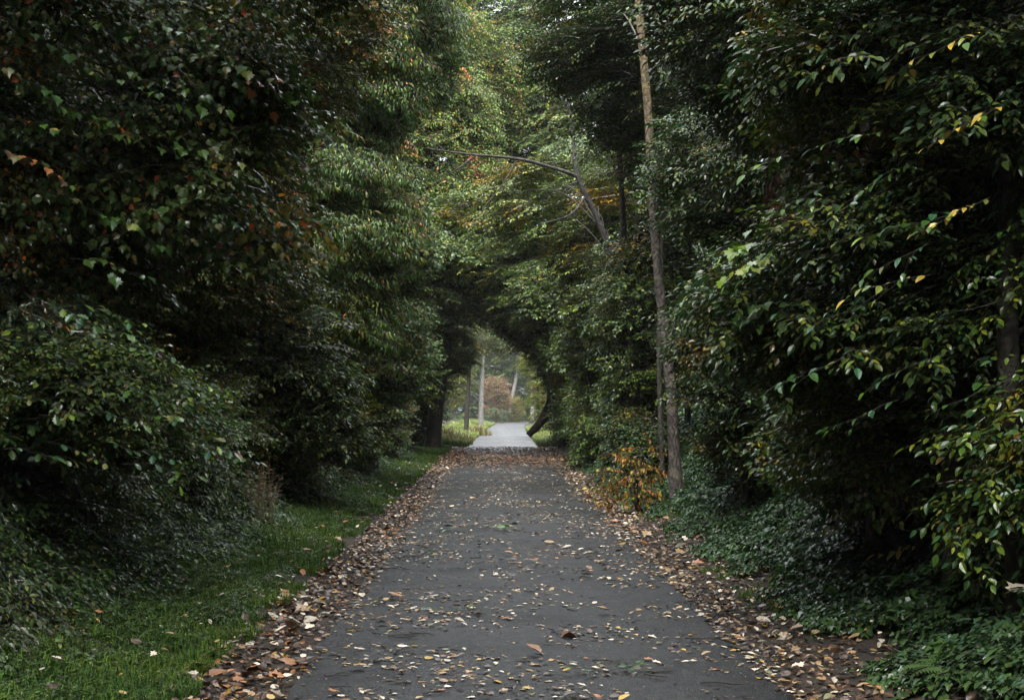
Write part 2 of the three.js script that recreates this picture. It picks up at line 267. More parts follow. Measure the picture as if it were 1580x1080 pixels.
// ---------------------------------------------------------------- woodland on both sides, too dense to count
const inView = (p, m = 1.15) => p.z < -2 && Math.abs(p.x / -p.z + 0.017) < 0.36 * m && Math.abs((p.y - EYE) / -p.z - 0.041) < 0.246 * m;
{
  const r = rng(21), mk = (name, label, n, pick, tint = [1, 1, 1]) => {
    const l = []; for (let k = 0; k < n; k++) { const p = pick(r); if (!p) continue; const s = 0.75 + 0.5 * r(); l.push({ m: placed(p, r() * 6.3, (r() - 0.5) * 0.9, (r() - 0.5) * 0.9, 1 + 0.5 * r()), c: [s * tint[0], s * tint[1], s * tint[2]] }); }
    const o = instances(name, boughGeo('coarse'), M.gloss, null, l); o.userData.label = label; o.userData.category = 'woodland';
  };
  mk('woodland', 'dark mass of woodland standing behind the trees left of the path', 26000, (r) => { const z = 26 - 126 * r(), e = 6 + 8 * sstep(-z, 60, 76) + 10 * r(), y = 15 * Math.pow(r(), 0.9); return V(cx(z) - e - 1.0 * noise(z * 0.2, y * 0.3, 1), y, z); });
  mk('woodland', 'unseen dark woods added behind the near end of the path to block light', 9000, (r) => { const z = 12 + 14 * r(), x = -8 + 16 * r(), y = 14 * r(); return Math.abs(x) < 1.8 && y < 3 ? null : V(x, y, z); });  // out of view, added to block light coming from behind the camera
  mk('woodland', 'dark mass of woodland standing behind the trees right of the path', 26000, (r) => { const z = 26 - 126 * r(), e = 5.5 + 8 * sstep(-z, 60, 76) + 10 * r(), y = 15 * Math.pow(r(), 0.9); return V(cx(z) + e + 1.0 * noise(z * 0.2, y * 0.3, 1), y, z); });
}

const clear = (p) => { const e = Math.abs(p.x - cx(p.z) - 0.15); return !(p.z > -64 && e < 2 && p.y < 4.7 - 0.5 * e * e + 1.1 * noise(p.x * 0.9, p.y * 0.5, p.z * 0.6)); };

// ---------------------------------------------------------------- trees right of the path
const R1 = [at(1045, 800, 21.3), at(1041, 700, 21.4), at(1036, 600, 21.4), at(1024, 490, 21.5), at(1015, 400, 21.5), at(1008, 280, 21.6), at(1003, 180, 21.7), at(996, 90, 21.8), at(988, -10, 22), at(985, -120, 22.2)];
tree('lichen_trunk_tree', 'tall slim tree with bare grey trunk, lichen-yellow near the top, right of the path', 'tree', {
  trunk: R1, r: [0.14, 0.088, 0.082, 0.074, 0.068, 0.066, 0.065, 0.063, 0.06, 0.05], bark: B.lichen, tone: (t, an) => mix3([0.46, 0.44, 0.44], [0.66, 0.54, 0.27], sstep(t + 0.12 * noise(Math.cos(an) * 1.5, t * 30, Math.sin(an) * 1.5), 0.5, 0.8)), seed: 1, seg: 16, limbs: 7, limbR: 0.02,
  crowns: [{ spec: 'hornbeam', vols: [[1.75, 8.2, -24.4, 1.15, 1.25, 1.6, 560], [3.3, 7.6, -25, 1.9, 1.6, 2.0, 900], [4.2, 5.6, -22.8, 1.2, 0.9, 1.5, 320], [3.25, 5.15, -20.9, 0.75, 0.4, 0.6, 110]], toward: -1, gap: -0.05, mat: M.leaf }],
});
tree('slim_dark_tree', 'thin dark tree just left of the lichen trunk, standing among leaves', 'tree', {
  trunk: [at(978, 700, 27), at(972, 560, 27), at(966, 420, 27), at(958, 240, 27.2), at(950, 120, 27.4)], r: [0.075, 0.07, 0.065, 0.05, 0.03], bark: B.dark, seed: 2, limbs: 6,
  crowns: [{ spec: 'beech', vols: [[3.2, 3.4, -27.4, 1.3, 1.7, 1.5, 420], [3.4, 7.6, -28, 1.8, 1.3, 1.8, 500]], toward: -1 }],
});
tree('arching_branch_tree', 'thin leaning tree whose long bare bough arches left over the path', 'tree', {
  trunk: [at(985, 690, 32), at(968, 520, 32), at(945, 400, 32), at(920, 330, 32), at(892, 270, 32), at(884, 200, 32.3), at(872, 110, 32.6)], r: [0.1, 0.09, 0.075, 0.065, 0.055, 0.035, 0.02], bark: B.dark, tone: [0.5, 0.5, 0.5], seed: 3, limbs: 12, limbR: 0.018,
  boughs: [{ pts: [at(892, 270, 32), at(858, 258, 31.8), at(800, 243, 31.5), at(735, 237, 31.2), at(685, 231, 31), at(655, 226, 31)], r: [0.05, 0.042, 0.036, 0.03, 0.02, 0.008] }, { pts: [at(685, 231, 31), at(668, 215, 31), at(655, 205, 31)], r: [0.02, 0.006] }, { pts: [at(735, 237, 31.2), at(700, 262, 31), at(672, 280, 31)], r: [0.02, 0.008] }, { pts: [at(800, 243, 31.5), at(770, 290, 31.3), at(745, 320, 31)], r: [0.02, 0.008] }, { pts: [at(905, 300, 32), at(880, 330, 31.5), at(830, 345, 31)], r: [0.03, 0.008] }],
  crowns: [{ spec: 'beech', vols: [[1.7, 6.6, -35, 1.9, 1.2, 1.5, 380], [2.8, 5.0, -35, 1.3, 1.6, 1.3, 340], [0.1, 6.3, -33.4, 1.2, 0.6, 0.8, 60]], toward: -1, gap: 0.05, tint: [1.25, 1.15, 1.1] }],
});
tree('mottled_trunk_tree', 'tree with pale mottled trunk half hidden by leaves, right of the lichen trunk', 'tree', {
  trunk: [at(1300, 780, 13), at(1296, 640, 13), at(1288, 540, 13), at(1268, 420, 13), at(1258, 320, 13), at(1246, 200, 13), at(1240, 120, 13.1), at(1232, -40, 13.3), at(1230, -200, 13.5)], r: [0.1, 0.095, 0.09, 0.085, 0.082, 0.08, 0.075, 0.06, 0.05], bark: B.mottled, seed: 4, seg: 14, limbs: 7, limbR: 0.02,
  crowns: [{ spec: 'hornbeam', vols: [[3.6, 5.4, -13.6, 1.9, 0.9, 1.7, 620], [2.95, 4.9, -14.4, 0.75, 0.6, 1.1, 180], [3.0, 2.2, -12.4, 0.9, 0.7, 0.7, 150], [3.2, 1.3, -12, 0.9, 0.5, 0.8, 110], [4.3, 3, -13, 1, 1.6, 1, 300]], toward: -1, tier: 0.3, mat: M.gloss }, { spec: 'coarse', mat: M.leaf, vols: [[2.2, 9.4, -13, 4.2, 1.3, 5.5, 130]], gap: 0.0, clump: 1.6, tier: 1.2 }],  // coarse overhead crown is unseen, added to dim the light below
});
tree('undergrowth_tree', 'bushy small-leaved tree filling the gap between lichen trunk and mottled trunk', 'tree', {
  trunk: [at(1150, 770, 17.5), at(1140, 560, 17.5), at(1130, 400, 17.6), at(1120, 250, 17.7)], r: [0.05, 0.045, 0.035, 0.02], bark: B.dark, seed: 5, limbs: 10,
  crowns: [{ spec: 'hornbeam', vols: [[3.4, 2.3, -17.6, 1.0, 1.7, 1.2, 520], [3.3, 4.5, -17.8, 1.2, 1.0, 1.3, 420]], toward: -1, mat: M.leaf }],
});
{
  const g = tree('hornbeam', 'near broad-leaved tree with glossy leaves and yellow ones, filling the right edge', 'tree', {
    trunk: [at(1478, 830, 9.6), at(1476, 650, 9.6), at(1480, 500, 9.6), at(1490, 250, 9.7), at(1500, -60, 9.8), at(1505, -250, 10)], r: [0.085, 0.08, 0.075, 0.065, 0.055, 0.04], bark: B.dark, seed: 6, limbs: 12, limbR: 0.02,
    crowns: [{ spec: 'hornbeam', vols: [[3.0, 3.9, -9.4, 1.1, 1.3, 1.3, 520], [2.7, 2.6, -9.9, 1.05, 0.9, 1.2, 400], [3.1, 1.9, -9.8, 0.85, 0.6, 0.9, 150], [3.6, 1.4, -10.4, 0.6, 0.3, 0.7, 30], [3.2, 5.2, -8.6, 1.4, 0.9, 1.6, 300]], toward: -1.2, pitch: -0.15, mat: M.leaf, gap: 0.12, tier: 0.3, spread: 1.3, ok: (p) => ((p.x - 2.2) / 0.55) ** 2 + ((p.y - 3.35) / 0.42) ** 2 > 1 || p.z < -11 }, { spec: 'thicket', mat: M.leaf, vols: [[2.8, 1.5, -10.8, 0.55, 0.6, 1.4, 120], [2.9, 3.0, -9.8, 1.0, 1.2, 1.2, 150]], toward: -1.2, gap: 0.05, turn: 0.6 }, { spec: 'maple', mat: M.leaf, vols: [[2.75, 2.4, -10.2, 1.0, 1.5, 1.2, 70]], toward: -1.2, gap: 0 }],
  });
  const root = g.position, r = rng(66), spec = { ...SPEC.hornbeam, leafSize: 0.074, length: 0.48, twigs: 2, perTwig: 2, onMain: 8, from: 0.05 }, yel = { color: palette([['yellow', 5], ['lime', 2], ['green', 2]]) };
  const spots = [[1180, 250, 8.4], [1330, 220, 8.2], [1255, 300, 8.3], [1300, 560, 8.4], [1200, 600, 8.6], [1330, 470, 8.1], [1400, 400, 8.0], [1290, 380, 8.2], [1380, 270, 8.3], [1450, 350, 7.8], [1520, 180, 7.6, 1], [1490, 60, 7.7, 1], [1500, 325, 7.7, 1], [1400, 440, 7.9, 1], [1530, 480, 7.6], [1540, 600, 7.5], [1440, 560, 7.9], [1350, 640, 8.2], [1240, 460, 8.5], [1150, 430, 8.7]];
  let n = 0; for (const [x, y, d, ye] of spots) if (n < 300) n += leafyBranch(g, root, spec, at(x + 40, y - 22, d + 0.1), Math.PI + (r() - 0.5) * 0.9, -0.28 + 0.3 * (r() - 0.5), (r() - 0.5) * 0.6, 0.9 + 0.3 * r(), 600 + n, M.gloss, ye ? yel : {});
}
tree('dark_edge_tree', 'dark trunk at the right edge behind drooping broad leaves', 'tree', {
  trunk: [at(1572, 900, 8.6), at(1566, 700, 8.6), at(1562, 480, 8.7), at(1570, 200, 8.8), at(1580, -100, 9)], r: [0.07, 0.068, 0.065, 0.06, 0.05], bark: B.dark, seed: 7, limbs: 5,
  crowns: [{ spec: 'hornbeam', vols: [[4.0, 3.4, -9.0, 1.0, 2.2, 1.2, 360], [3.6, 1.2, -8.5, 0.7, 0.7, 0.7, 150]], toward: -1.2, pitch: -0.35, mat: M.gloss }, { spec: 'coarse', mat: M.leaf, vols: [[2.0, 9.0, -4, 4.5, 1.4, 6, 120], [1.0, 9.5, 6, 5.5, 1.4, 5, 120]], gap: 0.0, clump: 1.6, tier: 1.2 }],  // coarse canopy out of view, added to shade the near path
});
{
  const p = at(1180, 470, 9.2), g = thing('maple_sapling', 'thin maple sapling with a fan of pale shiny leaves, left of the glossy broad leaves', 'sapling', V(at(1420, 800, 10.4).x, 0.2, -10.4)), root = g.position;
  mesh('trunk', new MB().tube([V(0, -0.2, 0), V(-0.05, 0.8, 0.05), V(-0.2, 1.5, 0.4), p.clone().sub(root).add(V(0.1, 0.2, 0))], [0.009, 0.007, 0.004], 6).geo(true), B.dark, g);
  const spec = { ...SPEC.maple, leafSize: 0.12, length: 0.5, twigs: 3, perTwig: 3, onMain: 4, hang: 0.25, color: palette([['light', 4], ['lime', 2], ['green', 2]]) };
  leafyBranch(g, root, spec, at(1235, 350, 9.2), Math.PI, -0.2, 0.2, 1, 91, M.gloss); leafyBranch(g, root, spec, at(1210, 385, 9.1), Math.PI + 0.4, -0.25, 0.1, 0.9, 92, M.gloss); leafyBranch(g, root, { ...spec, color: SPEC.maple.color }, at(1225, 460, 9.2), Math.PI - 0.3, -0.3, 0, 0.9, 93, M.gloss);
}
{ // dead creeper hanging round the mottled trunk
  const root = at(1262, 330, 12.9), g = thing('dead_creeper', 'dark red-brown withered creeper hanging beside the mottled trunk', 'creeper', root), r = rng(17), mb = new MB();
  for (let k = 0; k < 12; k++) { const a = at(1200 + 130 * r(), 130 + 60 * r(), 12.9 + 0.4 * r()).sub(root), b = a.clone().add(V((r() - 0.5) * 0.2, -0.5 - 0.8 * r(), (r() - 0.5) * 0.2)); mb.tube([a, a.clone().lerp(b, 0.5).add(V(0.05, 0, 0)), b], [0.006, 0.003], 4, TWIG); }
  mesh('stem', mb.geo(true), M.wood, g);
  const l = []; for (let k = 0; k < 420; k++) { const p = at(1190 + 160 * r(), 110 + 270 * r(), 12.85 + 0.7 * r()).sub(root); l.push({ m: placed(p, r() * 6.3, -1.2 + 0.5 * (r() - 0.5), r(), 0.10 + 0.08 * r()), c: [0.5 + 0.8 * r(), 0.5 + 0.6 * r(), 0.5 + 0.5 * r()] }); }
  const lm = new MB(); addLeaf(lm, LEAF.simple, { p: V(0, 0, 0), dir: V(1, 0, 0), n: V(0, 1, 0), z: V(0, 0, 1), s: 1, c: [0.1, 0.028, 0.018] }); instances('foliage', lm.geo(), M.dry, g, l);
}
tree('layered_shrub', 'dark shrub with tiers of shiny leaves beside the path, left of the lichen trunk', 'shrub', {
  trunk: [at(960, 690, 29), at(950, 600, 29), at(935, 500, 29)], r: [0.05, 0.04, 0.02], bark: B.dark, seed: 8, limbs: 12,
  crowns: [{ spec: 'hornbeam', vols: [[2.35, 1.9, -28.5, 0.95, 1.5, 1.3, 620], [2.7, 0.8, -27.5, 0.8, 0.9, 1.8, 380]], toward: -2, tier: 0.35, mat: M.leaf }],
});
tree('tiered_shrub', 'dark leafy shrub further along the right path edge, before the arch', 'shrub', {
  trunk: [at(915, 690, 38), at(910, 600, 38), at(900, 480, 38)], r: [0.06, 0.05, 0.02], bark: B.dark, seed: 9, limbs: 10,
  crowns: [{ spec: 'archway', turn: 0.25, warm: 0.2, tint: [1.2, 1.2, 1.6], vols: [[3.0, 2.2, -37.5, 1.15, 2.2, 2.6, 900]], toward: -2, tier: 0.4, mat: M.leaf }],
});
tree('arch_tree', 'dark green tree on the right whose low boughs close the arch over the path', 'tree', {
  trunk: [at(905, 690, 48), at(900, 560, 48), at(885, 420, 48.5), at(870, 300, 49)], r: [0.2, 0.18, 0.14, 0.08], bark: B.dark, seed: 10, limbs: 14,
  crowns: [{ spec: 'archway', turn: 0.25, warm: 0.2, tint: [1.2, 1.2, 1.6], vols: [[2.6, 5.4, -48, 2.4, 2.4, 3.4, 1800], [0.9, 6.8, -48, 2.0, 1.9, 2.2, 800], [3.2, 2.6, -46, 1.2, 1.9, 4.0, 900], [3.6, 9.0, -48, 2.6, 1.8, 3, 1000]], toward: -2, mat: M.leaf }],
});
tree('arch_tree', 'smaller tree just behind the arch on the right, its leaves hanging over the opening', 'tree', {
  trunk: [at(890, 690, 58), at(880, 560, 58), at(850, 440, 58)], r: [0.16, 0.13, 0.06], bark: B.dark, seed: 11, limbs: 10,
  crowns: [{ spec: 'archway', turn: 0.25, warm: 0.2, tint: [1.2, 1.2, 1.6], vols: [[2.6, 4.4, -58, 1.5, 1.9, 2.5, 900], [0.9, 6.0, -57, 1.9, 1.5, 2.4, 900], [3.2, 1.9, -56, 0.9, 1.7, 3, 420], [3.1, 2.8, -60.5, 0.75, 1.7, 1.2, 240]], toward: -2 }],
});
{
  const g = thing('leaning_trunk', 'dark leaning tree trunk at the right path edge under the arch', 'tree', at(868, 690, 57)), rt = g.position;
  mesh('trunk', new MB().tube([at(815, 672, 57), at(835, 650, 57), at(850, 620, 57.2), at(858, 560, 57.4), at(862, 480, 57.6)].map((p) => p.sub(rt)), [0.12, 0.19, 0.18, 0.15, 0.1], 10, [1, 1, 1], 0.2, 2).geo(true), B.dark, g);
  mesh('branch', new MB().tube([at(838, 642, 57), at(846, 612, 57), at(842, 575, 57)].map((p) => p.sub(rt)), [0.09, 0.05, 0.02], 8, [1, 1, 1], 0.2, 4).geo(true), B.dark, g);
}
{
  const g = thing('tree_stump', 'dark squat tree stump beside the right path edge, right of the leaning trunk', 'stump', at(874, 692, 55)), mb = new MB().tube([V(0, -0.1, 0), V(0, 0.3, 0), V(0.03, 0.62, 0), V(0.05, 0.8, 0)], [0.34, 0.27, 0.24, 0.23], 14, [1, 1, 1], 0.25, 6);
  mesh('trunk', mb.geo(true), B.dark, g); const cap = new THREE.CircleGeometry(0.225, 14).rotateX(-Math.PI / 2).translate(0.05, 0.8, 0); cap.setAttribute('color', new THREE.Float32BufferAttribute(new Float32Array(cap.attributes.position.count * 3).fill(0.12), 3)); mesh('cut_top', cap, M.wood, g);
}
{ // the little orange bush
  const g = thing('autumn_bush', 'small orange-brown bush at the foot of the lichen trunk', 'bush', V(2.28, 0.1, -21.6)), root = g.position, r = rng(33), mb = new MB();
  for (let k = 0; k < 9; k++) { const a = r() * 6.3; mb.tube([V(0, -0.1, 0), V(Math.cos(a) * 0.15, 0.35, Math.sin(a) * 0.15), V(Math.cos(a) * 0.35, 0.6 + 0.3 * r(), Math.sin(a) * 0.35)], [0.012, 0.004], 5, TWIG); }
  mesh('stem', mb.geo(true), M.wood, g);
  instances('foliage', boughGeo('autumn'), M.soft, g, asInstances(crownList([[2.2, 0.6, -21.6, 0.45, 0.45, 0.4, 24], [2.5, 0.85, -21.7, 0.25, 0.3, 0.3, 9], [1.95, 0.35, -21.3, 0.4, 0.25, 0.4, 14]], 34, { axis: root, gap: -0.2, clump: 0.3, tier: 0.25, size: 0.85, spread: 6, pitchSpread: 1.6, ok: () => true, turn: 0, tint: [0.85, 1.15, 0.8] }), root));
}
for (const [x, y, d, s, label] of [[1440, 800, 10.2, 1, 'yellow-leaved sapling among dark ivy right of the path'], [1300, 830, 12.5, 0.7, 'small yellowing sprig above the ivy, left of the yellow-leaved sapling']]) {
  const p = at(x, y, d), g = thing('yellow_sapling', label, 'sapling', V(p.x, groundY(p.x, p.z), p.z)), root = g.position, top = V(0.05, 0.85 * s, 0);
  mesh('stem', new MB().tube([V(0, -0.1, 0), V(0.02, 0.4 * s, 0), top], [0.008, 0.004], 6, TWIG).geo(true), M.wood, g);
  for (let k = 0; k < 4; k++) leafyBranch(g, root, { ...SPEC.yellow, twigs: 1, perTwig: 3 }, root.clone().add(V(0.03, (0.35 + 0.16 * k) * s, 0)), 0.3 + k * 2.2, 0.1, 0, s, 40 + k, M.soft);
}
for (const [x, y, d, w, label] of [[1346, 800, 12, 0.05, 'thin dark trunk wrapped in ivy, right of the mottled trunk'], [1022, 715, 25, 0.045, 'straight dark trunk just behind the lichen trunk'], [1064, 700, 30, 0.07, 'dark trunk in the shade right of the lichen trunk']]) {
  const p = at(x, y, d); tree('shaded_tree', label, 'tree', { trunk: [p, p.clone().add(V(-0.05, 2, 0)), p.clone().add(V(0.05, 4.5, -0.2)), p.clone().add(V(0.1, 8, -0.3))], r: [w, w * 0.95, w * 0.8, w * 0.5], bark: B.dark, seed: 100 + x, limbs: 5, crowns: [{ spec: 'hornbeam', vols: [[p.x + 0.3, d < 20 ? 4.8 : 6.8, p.z - 0.8, 1.3, 1.4, 1.3, 260]], toward: -1 }] });
}

// ---------------------------------------------------------------- trees left of the path
{
  const g = tree('maple_tree', 'near maple with orange-tinged lobed leaves and long drooping boughs, upper left', 'tree', {
    trunk: [at(140, 760, 13.5), at(150, 560, 13.5), at(185, 350, 13.6), at(195, 150, 13.8), at(190, -150, 14.2)], r: [0.13, 0.12, 0.11, 0.09, 0.06], bark: B.dark, seed: 12, limbs: 8, limbR: 0.03,
    boughs: [{ pts: [at(190, 300, 13.6), at(150, 277, 12.6), at(80, 270, 12), at(-30, 268, 11.5)], r: [0.03, 0.018, 0.014, 0.01] }, { pts: [at(190, 250, 13.6), at(260, 235, 12.5), at(330, 205, 12), at(400, 190, 11.6)], r: [0.03, 0.015, 0.01, 0.004] }, { pts: [at(188, 200, 13.6), at(270, 90, 12.4), at(330, 40, 12), at(385, -10, 11.8)], r: [0.035, 0.022, 0.016, 0.01] }, { pts: [at(190, 330, 13.6), at(130, 305, 12.4), at(200, 335, 11.7), at(290, 345, 11.4), at(345, 318, 11.2)], r: [0.02, 0.014, 0.01, 0.008, 0.004] }, { pts: [at(185, 380, 13.6), at(210, 374, 12.5), at(280, 352, 12)], r: [0.02, 0.012, 0.005] }, { pts: [at(188, 140, 13.7), at(120, 60, 12), at(20, 10, 11)], r: [0.03, 0.02, 0.01] }],
    crowns: [{ spec: 'maple', vols: [[-3.3, 4.6, -12.4, 1.5, 1.0, 1.4, 420], [-2.6, 3.8, -12.2, 1.2, 0.9, 1.1, 220], [-4.0, 3.2, -12.6, 1.2, 0.7, 1.2, 200], [-2.6, 5.6, -11.5, 1.9, 0.8, 1.8, 320]], toward: 1.2, mat: M.leaf, gap: 0.05, pitch: -0.25 }, { spec: 'coarse', mat: M.leaf, vols: [[-3.4, 8.8, -9, 3.6, 1.4, 8, 170]], gap: 0.0, clump: 1.6, tier: 1.2 }],  // coarse crown high above is unseen, put in for its shade
  });
  const root = g.position, r = rng(71), spec = { ...SPEC.maple, leafSize: 0.085, length: 0.6, twigs: 2, perTwig: 2, onMain: 8, from: 0.05 }, warm = { color: palette([['orange', 3], ['rust', 3], ['olive', 4], ['brown', 2], ['green', 3]]) };
  const spots = [[60, 50, 10.8], [160, 80, 10.9], [270, 130, 11], [200, 130, 10.8], [100, 160, 10.6], [20, 105, 10.5], [330, 60, 11.2], [60, 200, 10.6], [145, 175, 10.8], [230, 215, 11], [300, 240, 11.1], [90, 300, 10.8], [190, 340, 11], [300, 325, 11.2], [40, 240, 10.6, 1], [390, 130, 11.4, 1], [250, 30, 11], [120, 20, 10.8], [150, 410, 11], [430, 30, 11.6]];
  let n = 0; for (const [x, y, d, w] of spots) if (n < 300) n += leafyBranch(g, root, spec, at(x - 40, y - 12, d), (r() - 0.5) * 1.0, -0.2 + 0.4 * (r() - 0.5), (r() - 0.5) * 0.6, 0.9 + 0.3 * r(), 700 + n, M.gloss, w ? warm : {});
}
tree('fine_leaved_tree', 'tree with tiny olive-gold leaves behind the near maple', 'tree', {
  trunk: [at(300, 740, 18.5), at(310, 500, 18.5), at(300, 250, 18.7), at(290, -50, 19)], r: [0.11, 0.1, 0.08, 0.05], bark: B.dark, seed: 13, limbs: 10,
  crowns: [{ spec: 'fine', vols: [[-4.1, 4.6, -18.2, 1.7, 1.9, 1.7, 1500], [-3.3, 6.6, -18.2, 2.0, 1.4, 2.0, 1100], [-5.0, 3.0, -18.5, 1.6, 1.2, 1.4, 600]], toward: 1, tint: [1.1, 1, 0.8], gap: 0 }],
});
tree('narrow_leaved_tree', 'tree with long narrow drooping green leaves left of the path, right of the near maple', 'tree', {
  trunk: [at(470, 730, 25), at(478, 500, 25), at(485, 250, 25.2), at(490, -60, 25.6)], r: [0.14, 0.13, 0.1, 0.06], bark: B.dark, seed: 14, limbs: 12,
  crowns: [{ spec: 'lance', vols: [[-2.7, 7.6, -24.6, 1.5, 1.7, 1.8, 800], [-2.5, 5.0, -24.4, 1.3, 1.6, 1.7, 650], [-3.6, 6.2, -24.4, 1.3, 1.9, 1.5, 520], [-2.5, 3.2, -24.6, 1.0, 1.0, 1.5, 280], [-1.9, 8.9, -25, 1.4, 1.0, 1.6, 420]], toward: 1.2, pitch: -0.3, gap: 0.05, tint: [1.3, 1.3, 1.6], turn: 0.3, warm: 0.25 }],
});
tree('tall_dark_tree', 'tall dark green tree leaning in from the left at the top of the arch', 'tree', {
  trunk: [at(540, 700, 37), at(548, 450, 37), at(560, 200, 37), at(575, 0, 37.3), at(580, -120, 37.6)], r: [0.2, 0.18, 0.15, 0.12, 0.07], bark: B.dark, seed: 15, limbs: 14,
  crowns: [{ spec: 'beech', vols: [[-2.6, 11.2, -37, 1.9, 2.1, 2.6, 1900], [-3.8, 9.4, -37, 1.5, 1.5, 2, 800], [-3.2, 13.2, -37, 2.4, 1.6, 2.6, 600]], toward: 1.5, mat: M.leaf, gap: -0.05, tint: [1.3, 1.3, 1.6], turn: 0.3, warm: 0.25 }],
});
tree('leafy_tree', 'mid green tree left of the path below the tall dark crown, with orange sprigs', 'tree', {
  trunk: [at(575, 700, 31), at(580, 500, 31), at(585, 330, 31.2), at(590, 200, 31.5)], r: [0.12, 0.1, 0.08, 0.05], bark: B.dark, seed: 16, limbs: 12,
  crowns: [{ spec: 'maple', vols: [[-2.4, 5.4, -30.5, 1.2, 1.5, 1.8, 720], [-2.1, 3.2, -30, 0.9, 1.4, 1.8, 460], [-3.2, 3.6, -30, 1.2, 1.7, 1.8, 520]], toward: 1.5, mat: M.leaf, gap: -0.02, tint: [1.3, 1.3, 1.6], turn: 0.3, warm: 0.25 }, { spec: 'autumn', vols: [[-2.2, 7.2, -31, 0.7, 0.4, 0.5, 12]], gap: -1, size: 0.9, mat: M.soft }],
});
tree('bushy_tree', 'dark bushy tree at mid left between near bush and grass verge', 'tree', {
  trunk: [at(400, 740, 21), at(405, 560, 21), at(410, 400, 21)], r: [0.08, 0.07, 0.04], bark: B.dark, seed: 17, limbs: 10,
  crowns: [{ spec: 'beech', vols: [[-3.5, 2.6, -20.6, 1.2, 1.7, 1.6, 600], [-2.7, 1.6, -21.5, 0.8, 1.1, 1.5, 350]], toward: 1.5, tint: [0.85, 0.85, 0.95] }],
});
{
  const g = tree('oak_bush', 'near bush with shiny lobed oak-like leaves in tiers, left edge', 'bush', {
    trunk: [at(-20, 840, 11.6), at(10, 720, 11.5), at(70, 580, 11.3), at(130, 480, 11)], r: [0.035, 0.03, 0.022, 0.012], bark: B.dark, seed: 18, limbs: 12, limbR: 0.012,
    crowns: [{ spec: 'oak', vols: [[-3.3, 2.1, -11.4, 0.7, 0.3, 0.8, 120], [-3.1, 1.65, -11.4, 0.7, 0.3, 0.8, 110], [-3.6, 1.3, -11.2, 0.6, 0.35, 0.7, 70]], toward: 1, turn: 0.3, mat: M.leaf, gap: -0.02 }, { spec: 'thicket', mat: M.leaf, vols: [[-3.1, 1.6, -11, 0.9, 0.6, 0.9, 190]], toward: 1, gap: 0.02 }],
  });
  const root = g.position, r = rng(81), spec = { ...SPEC.oak, leafSize: 0.07, length: 0.45, twigs: 2, perTwig: 2, onMain: 8, from: 0.05 }, warm = { color: SPEC.autumn.color };
  const spots = [[40, 480, 9.9, 1], [110, 480, 9.9], [180, 485, 10], [150, 520, 9.8], [230, 540, 10], [200, 590, 9.9], [280, 600, 10.1], [90, 560, 9.8], [60, 620, 9.7], [150, 640, 9.8], [250, 650, 10], [310, 690, 10.2], [190, 690, 9.9], [110, 690, 9.8], [40, 700, 9.7], [340, 700, 10.4], [220, 720, 10], [30, 540, 9.8]];
  let n = 0; for (const [x, y, d, w] of spots) if (n < 300) n += leafyBranch(g, root, spec, at(x - 30, y - 8, d), (r() - 0.5) * 1.2, -0.12 + 0.3 * (r() - 0.5), (r() - 0.5) * 0.5, 0.9 + 0.3 * r(), 800 + n, M.gloss, w ? warm : {});
}
tree('arch_trunk_tree', 'tree with dark leaning trunk standing where the path narrows, left of the arch', 'tree', {
  trunk: [at(668, 698, 55), at(672, 640, 55), at(682, 570, 55), at(692, 500, 55), at(702, 420, 55.2), at(715, 330, 55.5)], r: [0.33, 0.28, 0.25, 0.23, 0.18, 0.1], bark: B.dark, seed: 19, seg: 14, limbs: 14,
  crowns: [{ spec: 'archway', turn: 0.25, warm: 0.2, tint: [1.2, 1.2, 1.6], vols: [[-1.7, 6.8, -55, 2.3, 2.6, 2.2, 820], [-0.6, 8.2, -55, 2.2, 1.6, 2.0, 420], [-2.4, 4.6, -56, 0.8, 0.9, 1.6, 150], [-3.2, 5.0, -54, 1.4, 2.6, 2.4, 800]], toward: 2, ok: clear }, { spec: 'archway', vols: [[-2.2, 3.6, -58, 0.8, 1.8, 0.9, 240], [-1.2, 3.9, -57, 0.7, 0.9, 0.8, 70], [2.3, 4.0, -57, 0.6, 1.0, 0.8, 70]], toward: 1, gap: -0.1, turn: 0.2, tint: [1.2, 1.25, 1.4], mat: M.soft, ok: (p) => p.y > 3.3 || Math.abs(p.x - cx(p.z)) > 1.7 }],
});
// the thicket along the left verge
for (const [X, d, h, label, tint] of [[-3.9, 13.2, 1.5, 'tangled small-leaved thicket shrub behind the near grass, below the near maple', [1, 1, 0.9]], [-3.75, 16, 2.0, 'dense thicket shrub behind the dried weed on the left', [0.9, 1, 0.9]], [-3.9, 19, 2.6, 'tall dense thicket shrub under the fine-leaved tree', [1.1, 1, 0.8]], [-3.5, 24.5, 2.6, 'leafy thicket shrub under the narrow-leaved tree', [1, 1.05, 0.9]], [-3.2, 30, 2.2, 'low thicket shrub where the left grass strip narrows', [1, 1, 1]], [-3.0, 39, 3.2, 'thicket shrub left of the path, before the leaning arch trunk', [1.1, 1.1, 0.9]]]) {
  const b = V(X - 0.3, groundY(X - 0.3, -d), -d);
  tree('thicket_shrub', label, 'shrub', { trunk: [b, b.clone().add(V(0.1, h * 0.4, 0)), b.clone().add(V(0.15, h * 0.8, 0))], r: [0.04, 0.03, 0.015], bark: B.dark, seed: 300 + d, limbs: 8, limbR: 0.012, crowns: [{ spec: 'thicket', vols: [[X, h * 0.55, -d, 0.85, h * 0.5, 1.7, Math.round(230 * h)], [X - 0.8, h * 0.8, -d + 0.5, 0.8, h * 0.45, 1.5, Math.round(110 * h)]], toward: 1.5, tint, clump: 0.7, tier: 0.4, gap: 0.02 }] });
}
